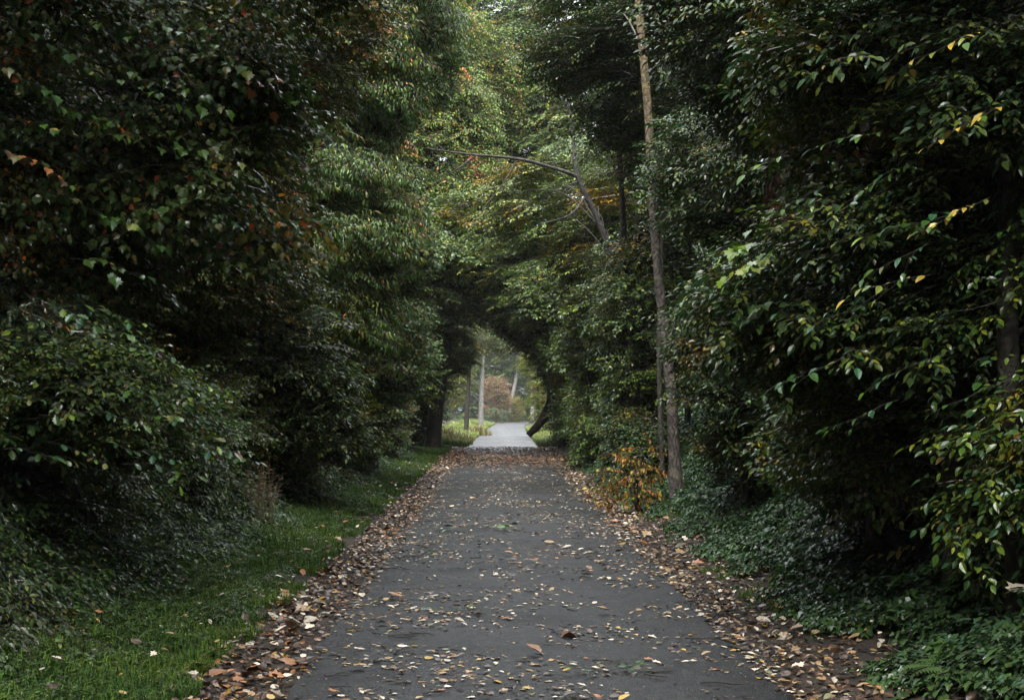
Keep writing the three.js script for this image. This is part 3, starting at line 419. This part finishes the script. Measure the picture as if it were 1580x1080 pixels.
tree('sapling_tree', 'young light-leaved tree on the left, just before the leaning arch trunk', 'tree', {
  trunk: [V(-2.7, 0, -48), V(-2.6, 2, -48), V(-2.3, 4, -48), V(-2.0, 6, -48)], r: [0.08, 0.07, 0.05, 0.03], bark: B.dark, seed: 320, limbs: 10,
  crowns: [{ spec: 'archway', turn: 0.25, warm: 0.2, tint: [1.2, 1.2, 1.6], vols: [[-1.9, 6.3, -47.5, 1.1, 1.3, 1.2, 300], [-2.6, 2.8, -47, 0.8, 1.4, 1.2, 200], [-0.7, 6.0, -48.5, 1.2, 0.9, 1.0, 170]], toward: 1.5, gap: 0.05 }],
});
for (const [x, y, d, w, label] of [[654, 690, 60, 0.13, 'dark trunk just left of the leaning arch trunk'], [637, 690, 63, 0.12, 'thin trunk in deep shade left of the leaning arch trunk'], [719, 668, 84, 0.13, 'sunlit-edged trunk beyond the arch on the left verge, nearer the path']]) {
  const p = at(x, y, d); p.y = groundY(p.x, p.z); tree('shaded_tree', label.replace('sunlit-edged', 'thick dark'), 'tree', { trunk: [p, p.clone().add(V(0.1, 2, 0)), p.clone().add(V(0.2, 4.5, 0)), p.clone().add(V(0.3, 8, 0))], r: [w * 1.2, w, w * 0.85, w * 0.5], bark: B.dark, seed: 200 + x, limbs: 6, crowns: [{ spec: 'beech', vols: d > 70 ? [[p.x + 0.6, 6.4, p.z, 2.2, 2.0, 2, 500], [p.x - 2.2, 3.9, p.z, 1.4, 1.3, 1.6, 160]] : [[p.x - 0.3, 4.6, p.z, 1.6, 2.4, 1.8, 500], [p.x - 0.4, 1.6, p.z + 1, 1.2, 1.5, 1.5, 260]], toward: 1 }] });
}

// ---------------------------------------------------------------- the clearing beyond the arch and what stands at its end
tree('bright_tree', 'bright yellow-green tree over the arch, left of centre, below the gap of white sky', 'tree', {
  trunk: [V(-3.4, 0, -51), V(-3.3, 3, -51), V(-3.0, 6.5, -51), V(-2.5, 10, -51), V(-2.0, 13.5, -51)], r: [0.24, 0.21, 0.17, 0.11, 0.05], bark: B.dark, seed: 23, limbs: 18,
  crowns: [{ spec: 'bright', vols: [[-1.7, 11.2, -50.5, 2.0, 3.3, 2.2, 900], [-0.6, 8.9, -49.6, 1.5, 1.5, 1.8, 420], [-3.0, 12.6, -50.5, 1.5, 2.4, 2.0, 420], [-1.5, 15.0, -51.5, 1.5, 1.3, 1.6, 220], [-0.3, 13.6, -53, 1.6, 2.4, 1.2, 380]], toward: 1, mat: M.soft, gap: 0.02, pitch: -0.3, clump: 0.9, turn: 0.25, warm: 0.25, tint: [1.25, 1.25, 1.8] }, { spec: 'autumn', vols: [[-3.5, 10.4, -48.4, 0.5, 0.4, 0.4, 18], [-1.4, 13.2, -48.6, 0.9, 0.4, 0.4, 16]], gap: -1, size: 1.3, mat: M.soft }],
});
tree('light_green_tree', 'light green tree right of the bright yellow-green one over the arch, with a red sprig', 'tree', {
  trunk: [V(3.6, 0, -55), V(3.5, 3, -55), V(3.0, 7, -55), V(2.3, 10.5, -55), V(1.7, 14, -55), V(1.2, 17, -55)], r: [0.24, 0.2, 0.17, 0.13, 0.09, 0.04], bark: B.grey, seed: 24, limbs: 16,
  boughs: [{ pts: [V(2.2, 11.2, -54.4), V(1.2, 12.6, -53.6), V(0.4, 14.3, -53.2), V(-0.7, 15.0, -53)], r: [0.09, 0.06, 0.045, 0.015] }, { pts: [V(0.8, 13.4, -53.4), V(0.0, 13.2, -53), V(-0.5, 14.0, -52.8)], r: [0.03, 0.01] }],
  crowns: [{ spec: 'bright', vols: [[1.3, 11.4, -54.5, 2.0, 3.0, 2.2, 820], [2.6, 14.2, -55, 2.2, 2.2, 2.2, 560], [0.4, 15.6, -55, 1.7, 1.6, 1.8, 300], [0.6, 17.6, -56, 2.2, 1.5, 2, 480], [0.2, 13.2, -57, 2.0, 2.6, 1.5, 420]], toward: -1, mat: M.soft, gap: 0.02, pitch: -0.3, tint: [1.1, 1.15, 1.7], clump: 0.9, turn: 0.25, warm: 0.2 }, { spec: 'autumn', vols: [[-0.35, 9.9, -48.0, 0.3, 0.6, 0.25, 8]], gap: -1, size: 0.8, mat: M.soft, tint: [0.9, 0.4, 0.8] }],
});
tree('clearing_bush', 'light yellow-green bush at the right edge of the bright clearing', 'bush', {
  trunk: [V(3.6, 0, -80), V(3.5, 1.5, -80), V(3.4, 3, -80)], r: [0.08, 0.06, 0.03], bark: B.grey, seed: 25, limbs: 10,
  crowns: [{ spec: 'bright', vols: [[3.7, 2.2, -80, 1.3, 2.0, 2, 420], [3.2, 4.4, -81, 1.3, 1.2, 2, 200]], toward: -1, mat: M.soft, gap: -0.1, size: 0.8 }],
});
tree('pale_trunk_tree', 'tree with slim pale trunk on the left verge of the bright clearing', 'tree', {
  trunk: [at(742, 650, 112).setY(0), at(742, 620, 112), at(743, 590, 112), at(745, 540, 112), at(748, 470, 112)], r: [0.22, 0.19, 0.17, 0.14, 0.08], bark: B.pale, seed: 26, limbs: 10,
  crowns: [{ spec: 'bright', vols: [[-1.6, 9.4, -112, 2.0, 3.2, 2.6, 330], [-2.6, 5.4, -112, 1.7, 3.6, 2.4, 380]], toward: 1, mat: M.soft, size: 1.2, tint: [1.5, 1.4, 1.9], turn: 0.2 }],  // leaf tint lifted to carry the brightness of the clearing
});
tree('russet_shrub', 'hazy russet-brown shrub at the far end where the path bends', 'shrub', {
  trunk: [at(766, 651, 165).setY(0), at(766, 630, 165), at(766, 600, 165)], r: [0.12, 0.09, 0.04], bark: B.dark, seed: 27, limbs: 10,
  crowns: [{ spec: 'russet', vols: [[1.1, 2.9, -165, 1.5, 2.5, 1.5, 330]], mat: M.soft, gap: -0.1, clump: 0.8, size: 0.9, pitch: 0.4, tint: [2.0, 2.4, 3.4], turn: 0, warm: 0.1 }],  // pale haze of the far end is put into this tint
});
tree('low_dark_shrub', 'low dark shrub at the foot of the russet one, far end of the path', 'shrub', {
  trunk: [V(0.95, 0, -158), V(0.95, 0.6, -158), V(0.95, 1.3, -158)], r: [0.05, 0.04, 0.02], bark: B.dark, seed: 28, limbs: 5,
  crowns: [{ spec: 'coarse', vols: [[0.95, 0.85, -158, 1.4, 0.9, 1, 70]], gap: -1, size: 0.6 }],
});
tree('olive_shrub', 'hazy olive shrub at the far end, right of the russet one', 'shrub', {
  trunk: [V(2.9, 0, -168), V(2.9, 1, -168), V(2.9, 2.2, -168)], r: [0.08, 0.05, 0.02], bark: B.dark, seed: 29, limbs: 5,
  crowns: [{ spec: 'bright', vols: [[2.9, 1.5, -168, 1.4, 1.6, 1.4, 130]], gap: -1, mat: M.soft, tint: [1.5, 1.2, 1.6], turn: 0.2 }],  // lighter tint stands in for light in the clearing
});
tree('slanting_pale_tree', 'pale slanting trunk far off in the haze above the bend', 'tree', {
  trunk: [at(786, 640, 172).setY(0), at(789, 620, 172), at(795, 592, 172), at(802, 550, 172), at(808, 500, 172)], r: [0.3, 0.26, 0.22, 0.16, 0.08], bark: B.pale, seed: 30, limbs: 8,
  crowns: [{ spec: 'bright', vols: [[4.6, 9.5, -172, 3.4, 3.2, 3, 480], [0.8, 10.5, -172, 3.2, 3.6, 3, 520]], mat: M.soft, size: 1.3, tint: [1.5, 1.4, 2.0], turn: 0.2 }],  // crown tint brightened in place of clearing light
});
tree('roadside_tree', 'grey trunk standing right of the pale path near the bend', 'tree', {
  trunk: [V(4.2, 0, -128), V(4.2, 2.2, -128), V(4.3, 6, -128), V(4.5, 11, -128)], r: [0.34, 0.28, 0.25, 0.12], bark: B.pale, seed: 31, limbs: 8,
  crowns: [{ spec: 'bright', vols: [[5.8, 8.5, -128, 2.2, 4.0, 3, 300]], mat: M.soft, size: 1.2, tint: [1.4, 1.4, 1.9], turn: 0.2 }],  // tint raised so the crown looks lit
});
{ // the wood behind the bend
  const r = rng(90), l = [];
  for (let k = 0; k < 20000; k++) { const x = -34 + 70 * r(), y = 20 * Math.pow(r(), 0.85), z = -178 - 16 * r(), q = 0.7 + 0.6 * r(), b = 0.5 + noise(x * 0.16, y * 0.2, 3); l.push({ m: placed(V(x, y, z), r() * 6.3, r() - 0.5, r() - 0.5, 1 + r()), c: [q * (2.6 + b), q * (2.1 + 0.7 * b), q * 2.8] }); }  // tints raised so the far woods look lit and hazy
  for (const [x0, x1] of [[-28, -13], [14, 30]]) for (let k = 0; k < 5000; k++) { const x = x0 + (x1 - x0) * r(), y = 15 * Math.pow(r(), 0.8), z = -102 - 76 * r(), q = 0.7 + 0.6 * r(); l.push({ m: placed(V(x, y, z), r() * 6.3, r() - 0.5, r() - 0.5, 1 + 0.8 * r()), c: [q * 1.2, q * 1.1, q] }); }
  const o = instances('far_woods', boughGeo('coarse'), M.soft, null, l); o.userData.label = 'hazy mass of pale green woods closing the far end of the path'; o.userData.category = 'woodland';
}

// ---------------------------------------------------------------- ground cover
function scatter(n, seed, pick) { const r = rng(seed), l = []; for (let k = 0; k < n; k++) { const q = pick(r); if (q) l.push(q); } return l; }
const nearBias = (r, a, b, e = 1.7) => -(a + (b - a) * Math.pow(r(), e));
{
  const l = scatter(16000, 51, (r) => { const z = nearBias(r, 4, 50, 1.5), e = 2.78 + 0.55 * noise(z * 0.5, 2, 2) + 4.4 * Math.pow(r(), 0.9), x = cx(z) - e, h = (0.1 + 1.0 * sstep(e, 2.85, 4.2)) * (0.8 + 0.6 * noise(x * 0.9, 3, z * 0.9)); if (noise(x * 1.3, 7, z * 1.3) < -0.5) return null; const y = groundY(x, z) + h * (0.35 + 0.65 * Math.sqrt(r())), q = 0.65 + 0.6 * r(); return { m: placed(V(x, y, z), (r() - 0.5) * 2.6, -0.25 + 0.7 * (r() - 0.5), (r() - 0.5) * 0.7, 0.65 + 0.5 * r()), c: [q * (1 + 0.5 * sstep(noise(x * 0.7, 1, z * 0.7), 0.1, 0.5)), q, q * 0.95] }; });
  const o = instances('bramble_undergrowth', boughGeo('bramble'), M.leaf, null, l); o.userData.label = 'thick bank of small shiny bramble leaves behind the grass verge'; o.userData.category = 'undergrowth';
  const i = scatter(20000, 52, (r) => { const z = nearBias(r, 4, 46, 1.5), e = 2.0 + 4.6 * Math.pow(r(), 0.8), x = cx(z) + e, h = (0.06 + 0.9 * sstep(e, 2.1, 3.8)) * (0.8 + 0.6 * noise(x * 0.9, 8, z * 0.9)); if (noise(x * 1.1, 9, z * 1.1) < (e < 2.4 ? -0.05 : -0.6)) return null; const y = groundY(x, z) + 0.03 + h * (0.3 + 0.7 * Math.sqrt(r())), q = 0.7 + 0.6 * r(), green = 0.45 - 0.45 * sstep(e, 2.2, 3.0); return { m: placed(V(x, y, z), Math.PI + (r() - 0.5) * 2.8, -0.2 + 0.6 * (r() - 0.5), (r() - 0.5) * 0.7, 0.7 + 0.5 * r()), c: [q * 0.95 * (1 + 0.4 * green), q * 0.9 * (1 + 0.4 * green), q] }; });
  const p = instances('ivy_undergrowth', boughGeo('ivy'), M.leaf, null, i); p.userData.label = 'bank of dark shiny ivy covering the ground right of the path'; p.userData.category = 'undergrowth';
}
{ // grass
  const tuft = (seed, n, h, wdt, cols) => { const r = rng(seed), mb = new MB(); for (let k = 0; k < n; k++) { const a = r() * 6.3, R = 0.05 * Math.sqrt(r()), p = V(Math.cos(a) * R, -0.01, Math.sin(a) * R), b = r() * 6.3, l = h * (0.5 + 0.7 * r()), out = l * (0.15 + 0.6 * r()), d = V(Math.cos(b), 0, Math.sin(b)), s = V(-d.z, 0, d.x).multiplyScalar(wdt * (0.7 + 0.6 * r())), c = cols(r), m = p.clone().addScaledVector(d, out * 0.35).add(V(0, l * 0.6, 0)), t = p.clone().addScaledVector(d, out).add(V(0, l * (0.85 - 0.35 * (out / l)), 0)); const q = [p.clone().add(s), p.clone().sub(s), m.clone().addScaledVector(s, 0.8), m.clone().addScaledVector(s, -0.8), t].map((v) => mb.v(v, c)); mb.i.push(q[0], q[1], q[2], q[1], q[3], q[2], q[2], q[3], q[4]); } return mb.geo(); };
  const gcol = palette([['green', 5], ['light', 4], ['blue', 2], ['olive', 0.8]]), dry = palette([['cream', 2], ['yellow', 1], ['olive', 3], ['light', 3]]);
  const l = scatter(15000, 53, (r) => { const z = nearBias(r, 5, 62, 1.9), e = 1.95 + 1.35 * r(), x = cx(z) - e; if (noise(x * 2.2, 4, z * 1.6) + (e - 2.0) * 1.2 < 0.02) return null; const q = 0.75 + 0.5 * r(); return { m: placed(V(x, groundY(x, z), z), r() * 6.3, 0, 0, (0.65 + 0.6 * r()) * (0.75 + 0.5 * sstep(e, 2, 3))), c: [q * (0.85 + 0.6 * noise(x * 1.4, 6, z)), q * (0.95 + 0.4 * noise(x * 1.4, 6, z)), q * 0.7] }; });
  const wd = scatter(1100, 57, (r) => { const z = nearBias(r, 5, 40, 1.5), e = 2.15 + 0.95 * r(), x = cx(z) - e; if (noise(x * 1.5, 24, z * 1.1) < 0.05) return null; const q = 0.8 + 0.5 * r(); return { m: placed(V(x, groundY(x, z) + 0.05 + 0.08 * r(), z), r() * 6.3, 0.1, 0, 0.3 + 0.25 * r()), c: [q * 1.2, q, q] }; });
  const owd = instances('weeds', boughGeo('bramble'), M.leaf, null, wd); owd.userData.label = 'low broad-leaved weeds creeping into the left grass strip'; owd.userData.category = 'weeds';
  const o = instances('grass', tuft(3, 16, 0.15, 0.0032, gcol), M.grass, null, l); o.userData.label = 'strip of lush green grass along the left side of the path'; o.userData.category = 'grass';
  const w = scatter(900, 54, (r) => { const z = nearBias(r, 5, 26, 1.4), e = 1.75 + 0.9 * r(), x = cx(z) + e; if (noise(x * 1.6, 14, z * 1.1) < 0.12) return null; const q = 0.8 + 0.5 * r(); return { m: placed(V(x, groundY(x, z), z), r() * 6.3, 0, 0, 0.5 + 0.4 * r()), c: [q, q * 1.1, q] }; });
  const ow = instances('weeds', tuft(4, 14, 0.13, 0.005, gcol), M.grass, null, w); ow.userData.label = 'low bright green weeds among fallen leaves on the right verge'; ow.userData.category = 'weeds';
  const far = scatter(4200, 55, (r) => { const left = r() < 0.7, z = left ? -60 - 80 * Math.pow(r(), 1.3) : -58 - 50 * r(), e = left ? -(1.45 + 2.6 * r()) : 1.5 + 1.4 * r(), x = cx(z) + e, q = 0.9 + 0.6 * r(); return { m: placed(V(x, groundY(x, z), z), r() * 6.3, 0, 0, 1.3 + 1.4 * r() * sstep(Math.abs(e), 1.6, 3)), c: [q, q, q] }; });
  const of = instances('grass', tuft(5, 26, 0.3, 0.006, palette([['light', 3], ['olive', 2], ['lime', 2], ['cream', 1.2]])), M.grass, null, far); of.userData.label = 'pale sunny grass on the verges of the bright clearing'; of.userData.category = 'grass';
  for (const [px, py, d, s, label] of [[690, 672, 63, 1, 'tall tussock of straw-coloured grass behind the leaning arch trunk'], [736, 660, 84, 0.8, 'small straw-coloured grass tussock beside the pale path']]) {
    const p = at(px, py, d); p.y = 0; const g = thing('grass_tussock', label, 'grass tussock', p), r = rng(px), b = []; for (let k = 0; k < 70; k++) { const a = r() * 6.3, R = 1.1 * s * r(); b.push({ m: placed(V(Math.cos(a) * R, 0, Math.sin(a) * R * 2), r() * 6.3, 0, 0, (2.6 - 1.5 * R / s + 1.1 * r()) * s), c: [1, 1, 1] }); }
    instances('blades', tuft(6, 24, 0.36, 0.005, dry), M.soft, g, b);
  }
  const p = V(-2.75, 0, -17), g = thing('dried_weed', 'tall dried brown weed at the edge of the grass, before the bramble bank', 'dried weed', [p.x, groundY(p.x, p.z), p.z]), r = rng(61), mb = new MB();
  for (let k = 0; k < 46; k++) { const a = r() * 6.3, R = 0.25 * Math.sqrt(r()), b = r() * 6.3, h = 0.45 + 0.45 * r(), q = V(Math.cos(a) * R, 0, Math.sin(a) * R), t = q.clone().add(V(Math.cos(b) * 0.16, h, Math.sin(b) * 0.16)); mb.tube([q, q.clone().lerp(t, 0.5).add(V(0, 0.05, 0)), t], [0.0035, 0.0015], 3, [0.13, 0.085, 0.045]); for (let j = 0; j < 7; j++) { const c = q.clone().lerp(t, 0.5 + 0.5 * r()), e = c.clone().add(V((r() - 0.5) * 0.14, 0.05 * r(), (r() - 0.5) * 0.14)); mb.tube([c, e], [0.0025, 0.001], 3, [0.16, 0.1, 0.05]); } }
  mesh('stem', mb.geo(), M.dry, g).userData.kind = 'stuff';
}
{ // fern at the right edge
  const p = at(1470, 1062, 8.0); p.y = groundY(p.x, p.z) + 0.06; const g = thing('fern', 'small green fern in the bottom right corner among fallen leaves', 'fern', p), r = rng(9);
  for (let k = 0; k < 6; k++) { const a = Math.PI * (0.55 + 0.25 * k) + 0.3 * r(), d = V(Math.cos(a), 0, Math.sin(a)), mb = new MB(), q = (t) => d.clone().multiplyScalar(0.32 * t).add(V(0, 0.2 * t - 0.2 * t * t, 0)); mb.tube([q(0), q(0.5), q(1)], [0.003, 0.001], 4, [0.06, 0.07, 0.02]); for (let j = 1; j < 16; j++) for (const s of [1, -1]) { const t = j / 16, dir = V(-d.z * s, 0.1, d.x * s).addScaledVector(d, 0.35).normalize(); addLeaf(mb, LEAF.lance, { p: q(t), dir, n: V(0, 1, 0), z: V().crossVectors(dir, UP), s: 0.085 * Math.sin(Math.PI * (0.15 + 0.85 * t)) + 0.008, c: [0.05, 0.1, 0.02] }); } mesh('frond', mb.geo(), M.leaf, g); }
}

// ---------------------------------------------------------------- fallen leaves and twigs
{
  const r = rng(101), TONES = { cream: ['pale cream', 3.3], tan: ['tan', 2.2], gold: ['golden yellow', 1.2], orange: ['orange', 1.1], brown: ['dark brown', 3], olive: ['faded olive', 0.8] };
  const RGB = { cream: [0.6, 0.52, 0.40], tan: [0.28, 0.18, 0.09], gold: [0.36, 0.23, 0.05], orange: [0.27, 0.11, 0.03], brown: [0.075, 0.042, 0.026], olive: [0.12, 0.12, 0.05] }, keys = Object.keys(TONES), sum = keys.reduce((s, k) => s + TONES[k][1], 0);  // cream is a pale leaf colour, lightened further to carry wet highlights
  const tone = () => { let u = r() * sum; for (const k of keys) { if (u < TONES[k][1]) return k; u -= TONES[k][1]; } return 'tan'; };
  const shapes = [0, 1, 2, 3, 4].map((k) => { // dry leaves, each curled its own way
    const o = [[[0, 0], [0.14, 0.2], [0.42, 0.3], [0.72, 0.2], [1, 0]], [[0, 0], [0.2, 0.26], [0.5, 0.34], [0.8, 0.18], [1, 0]], [[0, 0], [-0.04, 0.3], [0.2, 0.28], [0.34, 0.6], [0.48, 0.3], [0.64, 0.34], [0.7, 0.16], [1, 0]], [[0, 0], [0.2, 0.16], [0.5, 0.2], [0.8, 0.13], [1, 0]], [[0, 0], [0.1, 0.28], [0.4, 0.4], [0.75, 0.3], [0.95, 0]]][k];
    const mb = new MB(), n = rng(k + 5), t = leafTris(o, 0.45, [0.12, 0.4, 0.16, 0.3, 0.05][k], [0.1, -0.22, 0.12, 0.2, -0.1][k]);
    const stalk = [V(0, 0.012, 0), V(-0.3, 0.03, 0.05)]; mb.tube(stalk, [0.018, 0.012], 3, [0.5, 0.4, 0.3]);
    addLeaf(mb, t.map((q) => q.map((v) => V(v.x, v.y + 0.02 + 0.06 * noise(v.x * 3 + k, 0, v.z * 4), v.z))), { p: V(0, 0.02, 0), dir: V(1, 0, 0), n: V(0, 1, 0), z: V(0, 0, 1), s: 1, c: [1, 1, 1] });
    return mb.geo();
  });
  const mats = Object.fromEntries(keys.map((k) => [k, [0.7, 1, 1.25].map((f) => new THREE.MeshStandardMaterial({ color: new THREE.Color().setRGB(...RGB[k].map((x) => Math.min(1, x * f))), roughness: 0.42, vertexColors: true, side: THREE.DoubleSide }))]));
  const WHERE = { path: 'lying loose on the grey asphalt path', right: 'lying in the drift of leaves along the right path edge', left: 'lying in the drift of leaves along the left path edge' };
  const leaves = [], add = (z, e, k, big = 1) => { const x = cx(z) + e, on = Math.abs(e) < HALF, y = on ? 0.012 * (1 - (e / HALF) ** 2) : Math.max(groundY(x, z), -0.005); leaves.push({ p: V(x, y + 0.004 + (on ? 0.01 : 0.05) * r() * r(), z), a: r() * 6.3, t: (r() - 0.5) * (on ? 0.3 : 0.9), u: (r() - 0.5) * (on ? 0.3 : 0.9), s: (0.027 + 0.056 * r() * r() * r() + 0.018 * r()) * big, k, sh: Math.floor(r() * 5), q: 0.65 + 0.6 * r(), w: on ? 'path' : e > 0 ? 'right' : 'left' }); };
  for (let k = 0; k < 12500; k++) { const z = nearBias(r, 6.6, 48, 1.4), e = (r() * 2 - 1) * HALF, c = noise(cx(z) * 3 + e * 1.4, 2, z * 0.9); if (c + 0.4 * noise(e * 4, z * 2.4, 8) > -0.05 + 0.5 * (r() - 0.5)) add(z, e, tone()); }
  for (let k = 0; k < 5200; k++) { const z = nearBias(r, 6.6, 50, 1.2), e = (r() * 2 - 1) * HALF; add(z, e, r() < 0.4 ? tone() : 'brown', 0.33); }
  for (let k = 0; k < 8000; k++) { const z = nearBias(r, 6.4, 58, 1.25), e = -(1.34 + 0.62 * r() + 0.12 * noise(z * 0.7, 0, 3) + (z > -12 ? 0.25 * r() : 0)); add(z, e, r() < 0.42 ? tone() : r() < 0.7 ? 'brown' : 'orange', 1.15); }
  for (let k = 0; k < 9500; k++) { const z = nearBias(r, 6.4, 58, 1.25), e = 1.36 + 0.95 * Math.pow(r(), 1.3) + 0.15 * noise(z * 0.7, 6, 3); add(z, e, r() < 0.42 ? tone() : r() < 0.7 ? 'brown' : 'tan', 1.15); }
  for (let k = 0; k < 12000; k++) { const z = -(38 + 20 * Math.pow(r(), 0.6)), e = (r() * 2 - 1) * (HALF + 0.55); add(z, e, r() < 0.6 ? 'brown' : r() < 0.5 ? 'orange' : 'tan', 1.9); }
  for (let k = 0; k < 900; k++) { const z = nearBias(r, 6.4, 40, 1.3), e = r() < 0.5 ? -(1.9 + 1.4 * r()) : 2.1 + 1.6 * r(); add(z, e, tone(), 1.1); leaves[leaves.length - 1].p.y += 0.04 + 0.1 * r(); }
  for (let k = 0; k < 170; k++) { const z = nearBias(r, 6.4, 26, 1.3), u = r(), e = u < 0.3 ? (r() * 2 - 1) * HALF : u < 0.65 ? -(1.4 + 0.8 * r()) : 1.4 + 1.2 * r(); add(z, e, r() < 0.5 ? tone() : r() < 0.5 ? 'orange' : 'tan'); const f = leaves[leaves.length - 1]; f.s = 0.08 + 0.06 * r(); f.sh = [2, 2, 4, 1][Math.floor(r() * 4)]; f.p.y += 0.02; }
  const score = (f) => (inView(f.p, 1.0) && f.s > 0.045 ? f.s / -f.p.z * (f.w === 'path' ? 1 : 0.8) : 0);
  leaves.sort((a, b) => score(b) - score(a));
  leaves.forEach((f, n) => {
    if (n >= 300) return; const m = mesh('fallen_leaf', shapes[f.sh], mats[f.k][Math.floor(r() * 3)]);
    m.position.copy(f.p); m.rotation.set(f.t, f.a, f.u, 'YXZ'); m.scale.setScalar(f.s);
    tag(m, `${TONES[f.k][0]} fallen ${f.sh === 2 ? 'lobed ' : f.sh === 3 ? 'slender ' : 'oval '}leaf ${WHERE[f.w]}`, 'leaf', `${TONES[f.k][0]} ${f.sh === 2 ? 'lobed' : f.sh === 3 ? 'slender' : 'oval'} leaves ${f.w === 'path' ? 'on the path' : 'along the ' + f.w + ' edge'}`);
  });
  const rest = leaves.slice(300);
  const o = new THREE.Group(); o.name = 'fallen_leaves'; scene.add(o); o.userData = { kind: 'stuff', label: 'scattered small fallen leaves on the path and its edges', category: 'leaves' };
  shapes.forEach((g, k) => instances('leaves', g, M.wetLeaf, o, rest.filter((f) => f.sh === k).map((f) => ({ m: placed(f.p, f.a, f.u, f.t, f.s), c: RGB[f.k].map((x) => x * f.q) }))));
  // twigs
  const tw = []; for (let k = 0; k < 30; k++) { const y = 770 + 300 * Math.pow(r(), 0.8), w = (y - 630) * 0.85; tw.push([752 + 0.19 * (y - 630) + (r() * 2 - 1) * w, y, 0.1 + 0.34 * r() * r()]); }
  for (const [x, y, L] of tw) {
    const d = EYE * FOC / (y - 630), p = at(x, y, d); p.y = 0.015; const a = (r() - 0.5) * 2.2, g = thing('twig', `dark ${L > 0.22 ? 'long' : 'short'} bare twig lying flat across the asphalt`, 'twig', p, `dark ${L > 0.22 ? 'long' : 'short'} bare twigs on the path`), dir = V(Math.cos(a), 0, Math.sin(a)), s = V(-dir.z, 0, dir.x);
    const q = (t, o = 0) => dir.clone().multiplyScalar((t - 0.5) * L).addScaledVector(s, o).add(V(0, 0.004 + 0.012 * r(), 0));
    mesh('stem', new MB().tube([q(0), q(0.3, 0.22 * L * (r() - 0.5)), q(0.65, 0.3 * L * (r() - 0.5)), q(1)], [0.005, 0.004, 0.002], 6, [0.02, 0.016, 0.013]).geo(true), M.wood, g);
    mesh('side_twig', new MB().tube([q(0.5), q(0.72, 0.04), q(0.85, 0.07)], [0.003, 0.0015], 5, [0.02, 0.016, 0.013]).geo(true), M.wood, g);
  }
  { const st = []; for (let k = 0; k < 420; k++) { const z = nearBias(r, 6.6, 40, 1.2), e = (r() * 2 - 1) * HALF; st.push({ m: placed(V(cx(z) + e, 0.014, z), r() * 6.3, 0, 0, 0.04 + 0.12 * r() * r()), c: [1, 1, 1] }); }
    const o = instances('twig_litter', new MB().tube([V(-0.5, 0, 0), V(-0.15, 0.03, 0.07), V(0.2, 0, 0), V(0.5, 0.02, -0.06)], [0.035, 0.03, 0.015], 5, [0.02, 0.015, 0.012]).tube([V(0.05, 0, 0), V(0.25, 0.05, 0.2)], [0.02, 0.01], 3, [0.02, 0.015, 0.012]).geo(), M.wood, null, st); o.userData.label = 'tiny dark twigs scattered over the asphalt'; o.userData.category = 'twigs'; }
  for (const [x, y, s, label] of [[738, 820, 1.25, 'fallen dark leafy oak sprig lying in the middle of the path'], [645, 857, 0.55, 'small fallen green sprig on the left half of the path, nearer its left edge'], [703, 948, 0.55, 'small fallen green sprig on the path, nearer than the big oak sprig'], [935, 1040, 0.6, 'fallen dark green sprig near the front of the path']]) {
    const p = at(x, y, EYE * FOC / (y - 630)); p.y = 0.03; const g = thing('fallen_sprig', label, 'sprig', p); g.userData.category = 'sprig';
    for (let k = 0; k < 2; k++) leafyBranch(g, p, { ...SPEC.oak, leafSize: 0.09, length: 0.4, twigs: 3, perTwig: 2, onMain: 3, droop: 0, hang: -0.1, color: palette([['deep', 4], ['green', 2], ['brown', 1]]) }, p.clone(), k * 2.9 + 0.2, 0.12, 0, s, 900 + x + k, M.gloss);
  }
  { // the one curled leaf standing up on the path
    const p = at(866, 985, EYE * FOC / 355); p.y = 0.012; const mb = new MB(), t = leafTris([[0, 0], [0.12, 0.22], [0.42, 0.36], [0.72, 0.24], [1, 0]], 0.45, 1.1, 0.25); addLeaf(mb, t, { p: V(0, 0.02, 0), dir: V(1, 0, 0), n: V(0, 1, 0), z: V(0, 0, 1), s: 1, c: [0.14, 0.07, 0.04] }); mb.tube([V(0, 0.02, 0), V(-0.35, 0.28, 0.1)], [0.02, 0.012], 4, [0.12, 0.07, 0.04]);
    const m = mesh('curled_leaf', mb.geo(), M.wetLeaf); m.position.copy(p); m.rotation.set(0, 0.3, 0.1); m.scale.setScalar(0.12); tag(m, 'large curled brown leaf standing up on the near part of the path', 'leaf');
  }
  { const p = at(1560, 912, 8.2), m = mesh('pale_leaf', shapes[2], mats.cream[1]); m.position.copy(p); m.rotation.set(0.3, 0.4, 0.2); m.scale.setScalar(0.13); tag(m, 'large pale tan leaf caught on top of the ivy at the right edge', 'leaf'); }
  { const p = at(1095, 832, 17.4), g = thing('fallen_branch', 'thin dark fallen branch poking out of the ivy towards the path, right side', 'branch', V(p.x, groundY(p.x, p.z) + 0.1, p.z)); mesh('stem', new MB().tube([V(0.35, 0.12, 0), V(0, 0.05, 0.05), V(-0.35, 0.02, 0.1)], [0.014, 0.01, 0.005], 6, TWIG).geo(true), M.wood, g); mesh('side_twig', new MB().tube([V(0.1, 0.07, 0.02), V(-0.1, -0.02, 0.3), V(-0.2, -0.05, 0.45)], [0.008, 0.003], 5, TWIG).geo(true), M.wood, g); }
}
renderer.render(scene, camera);
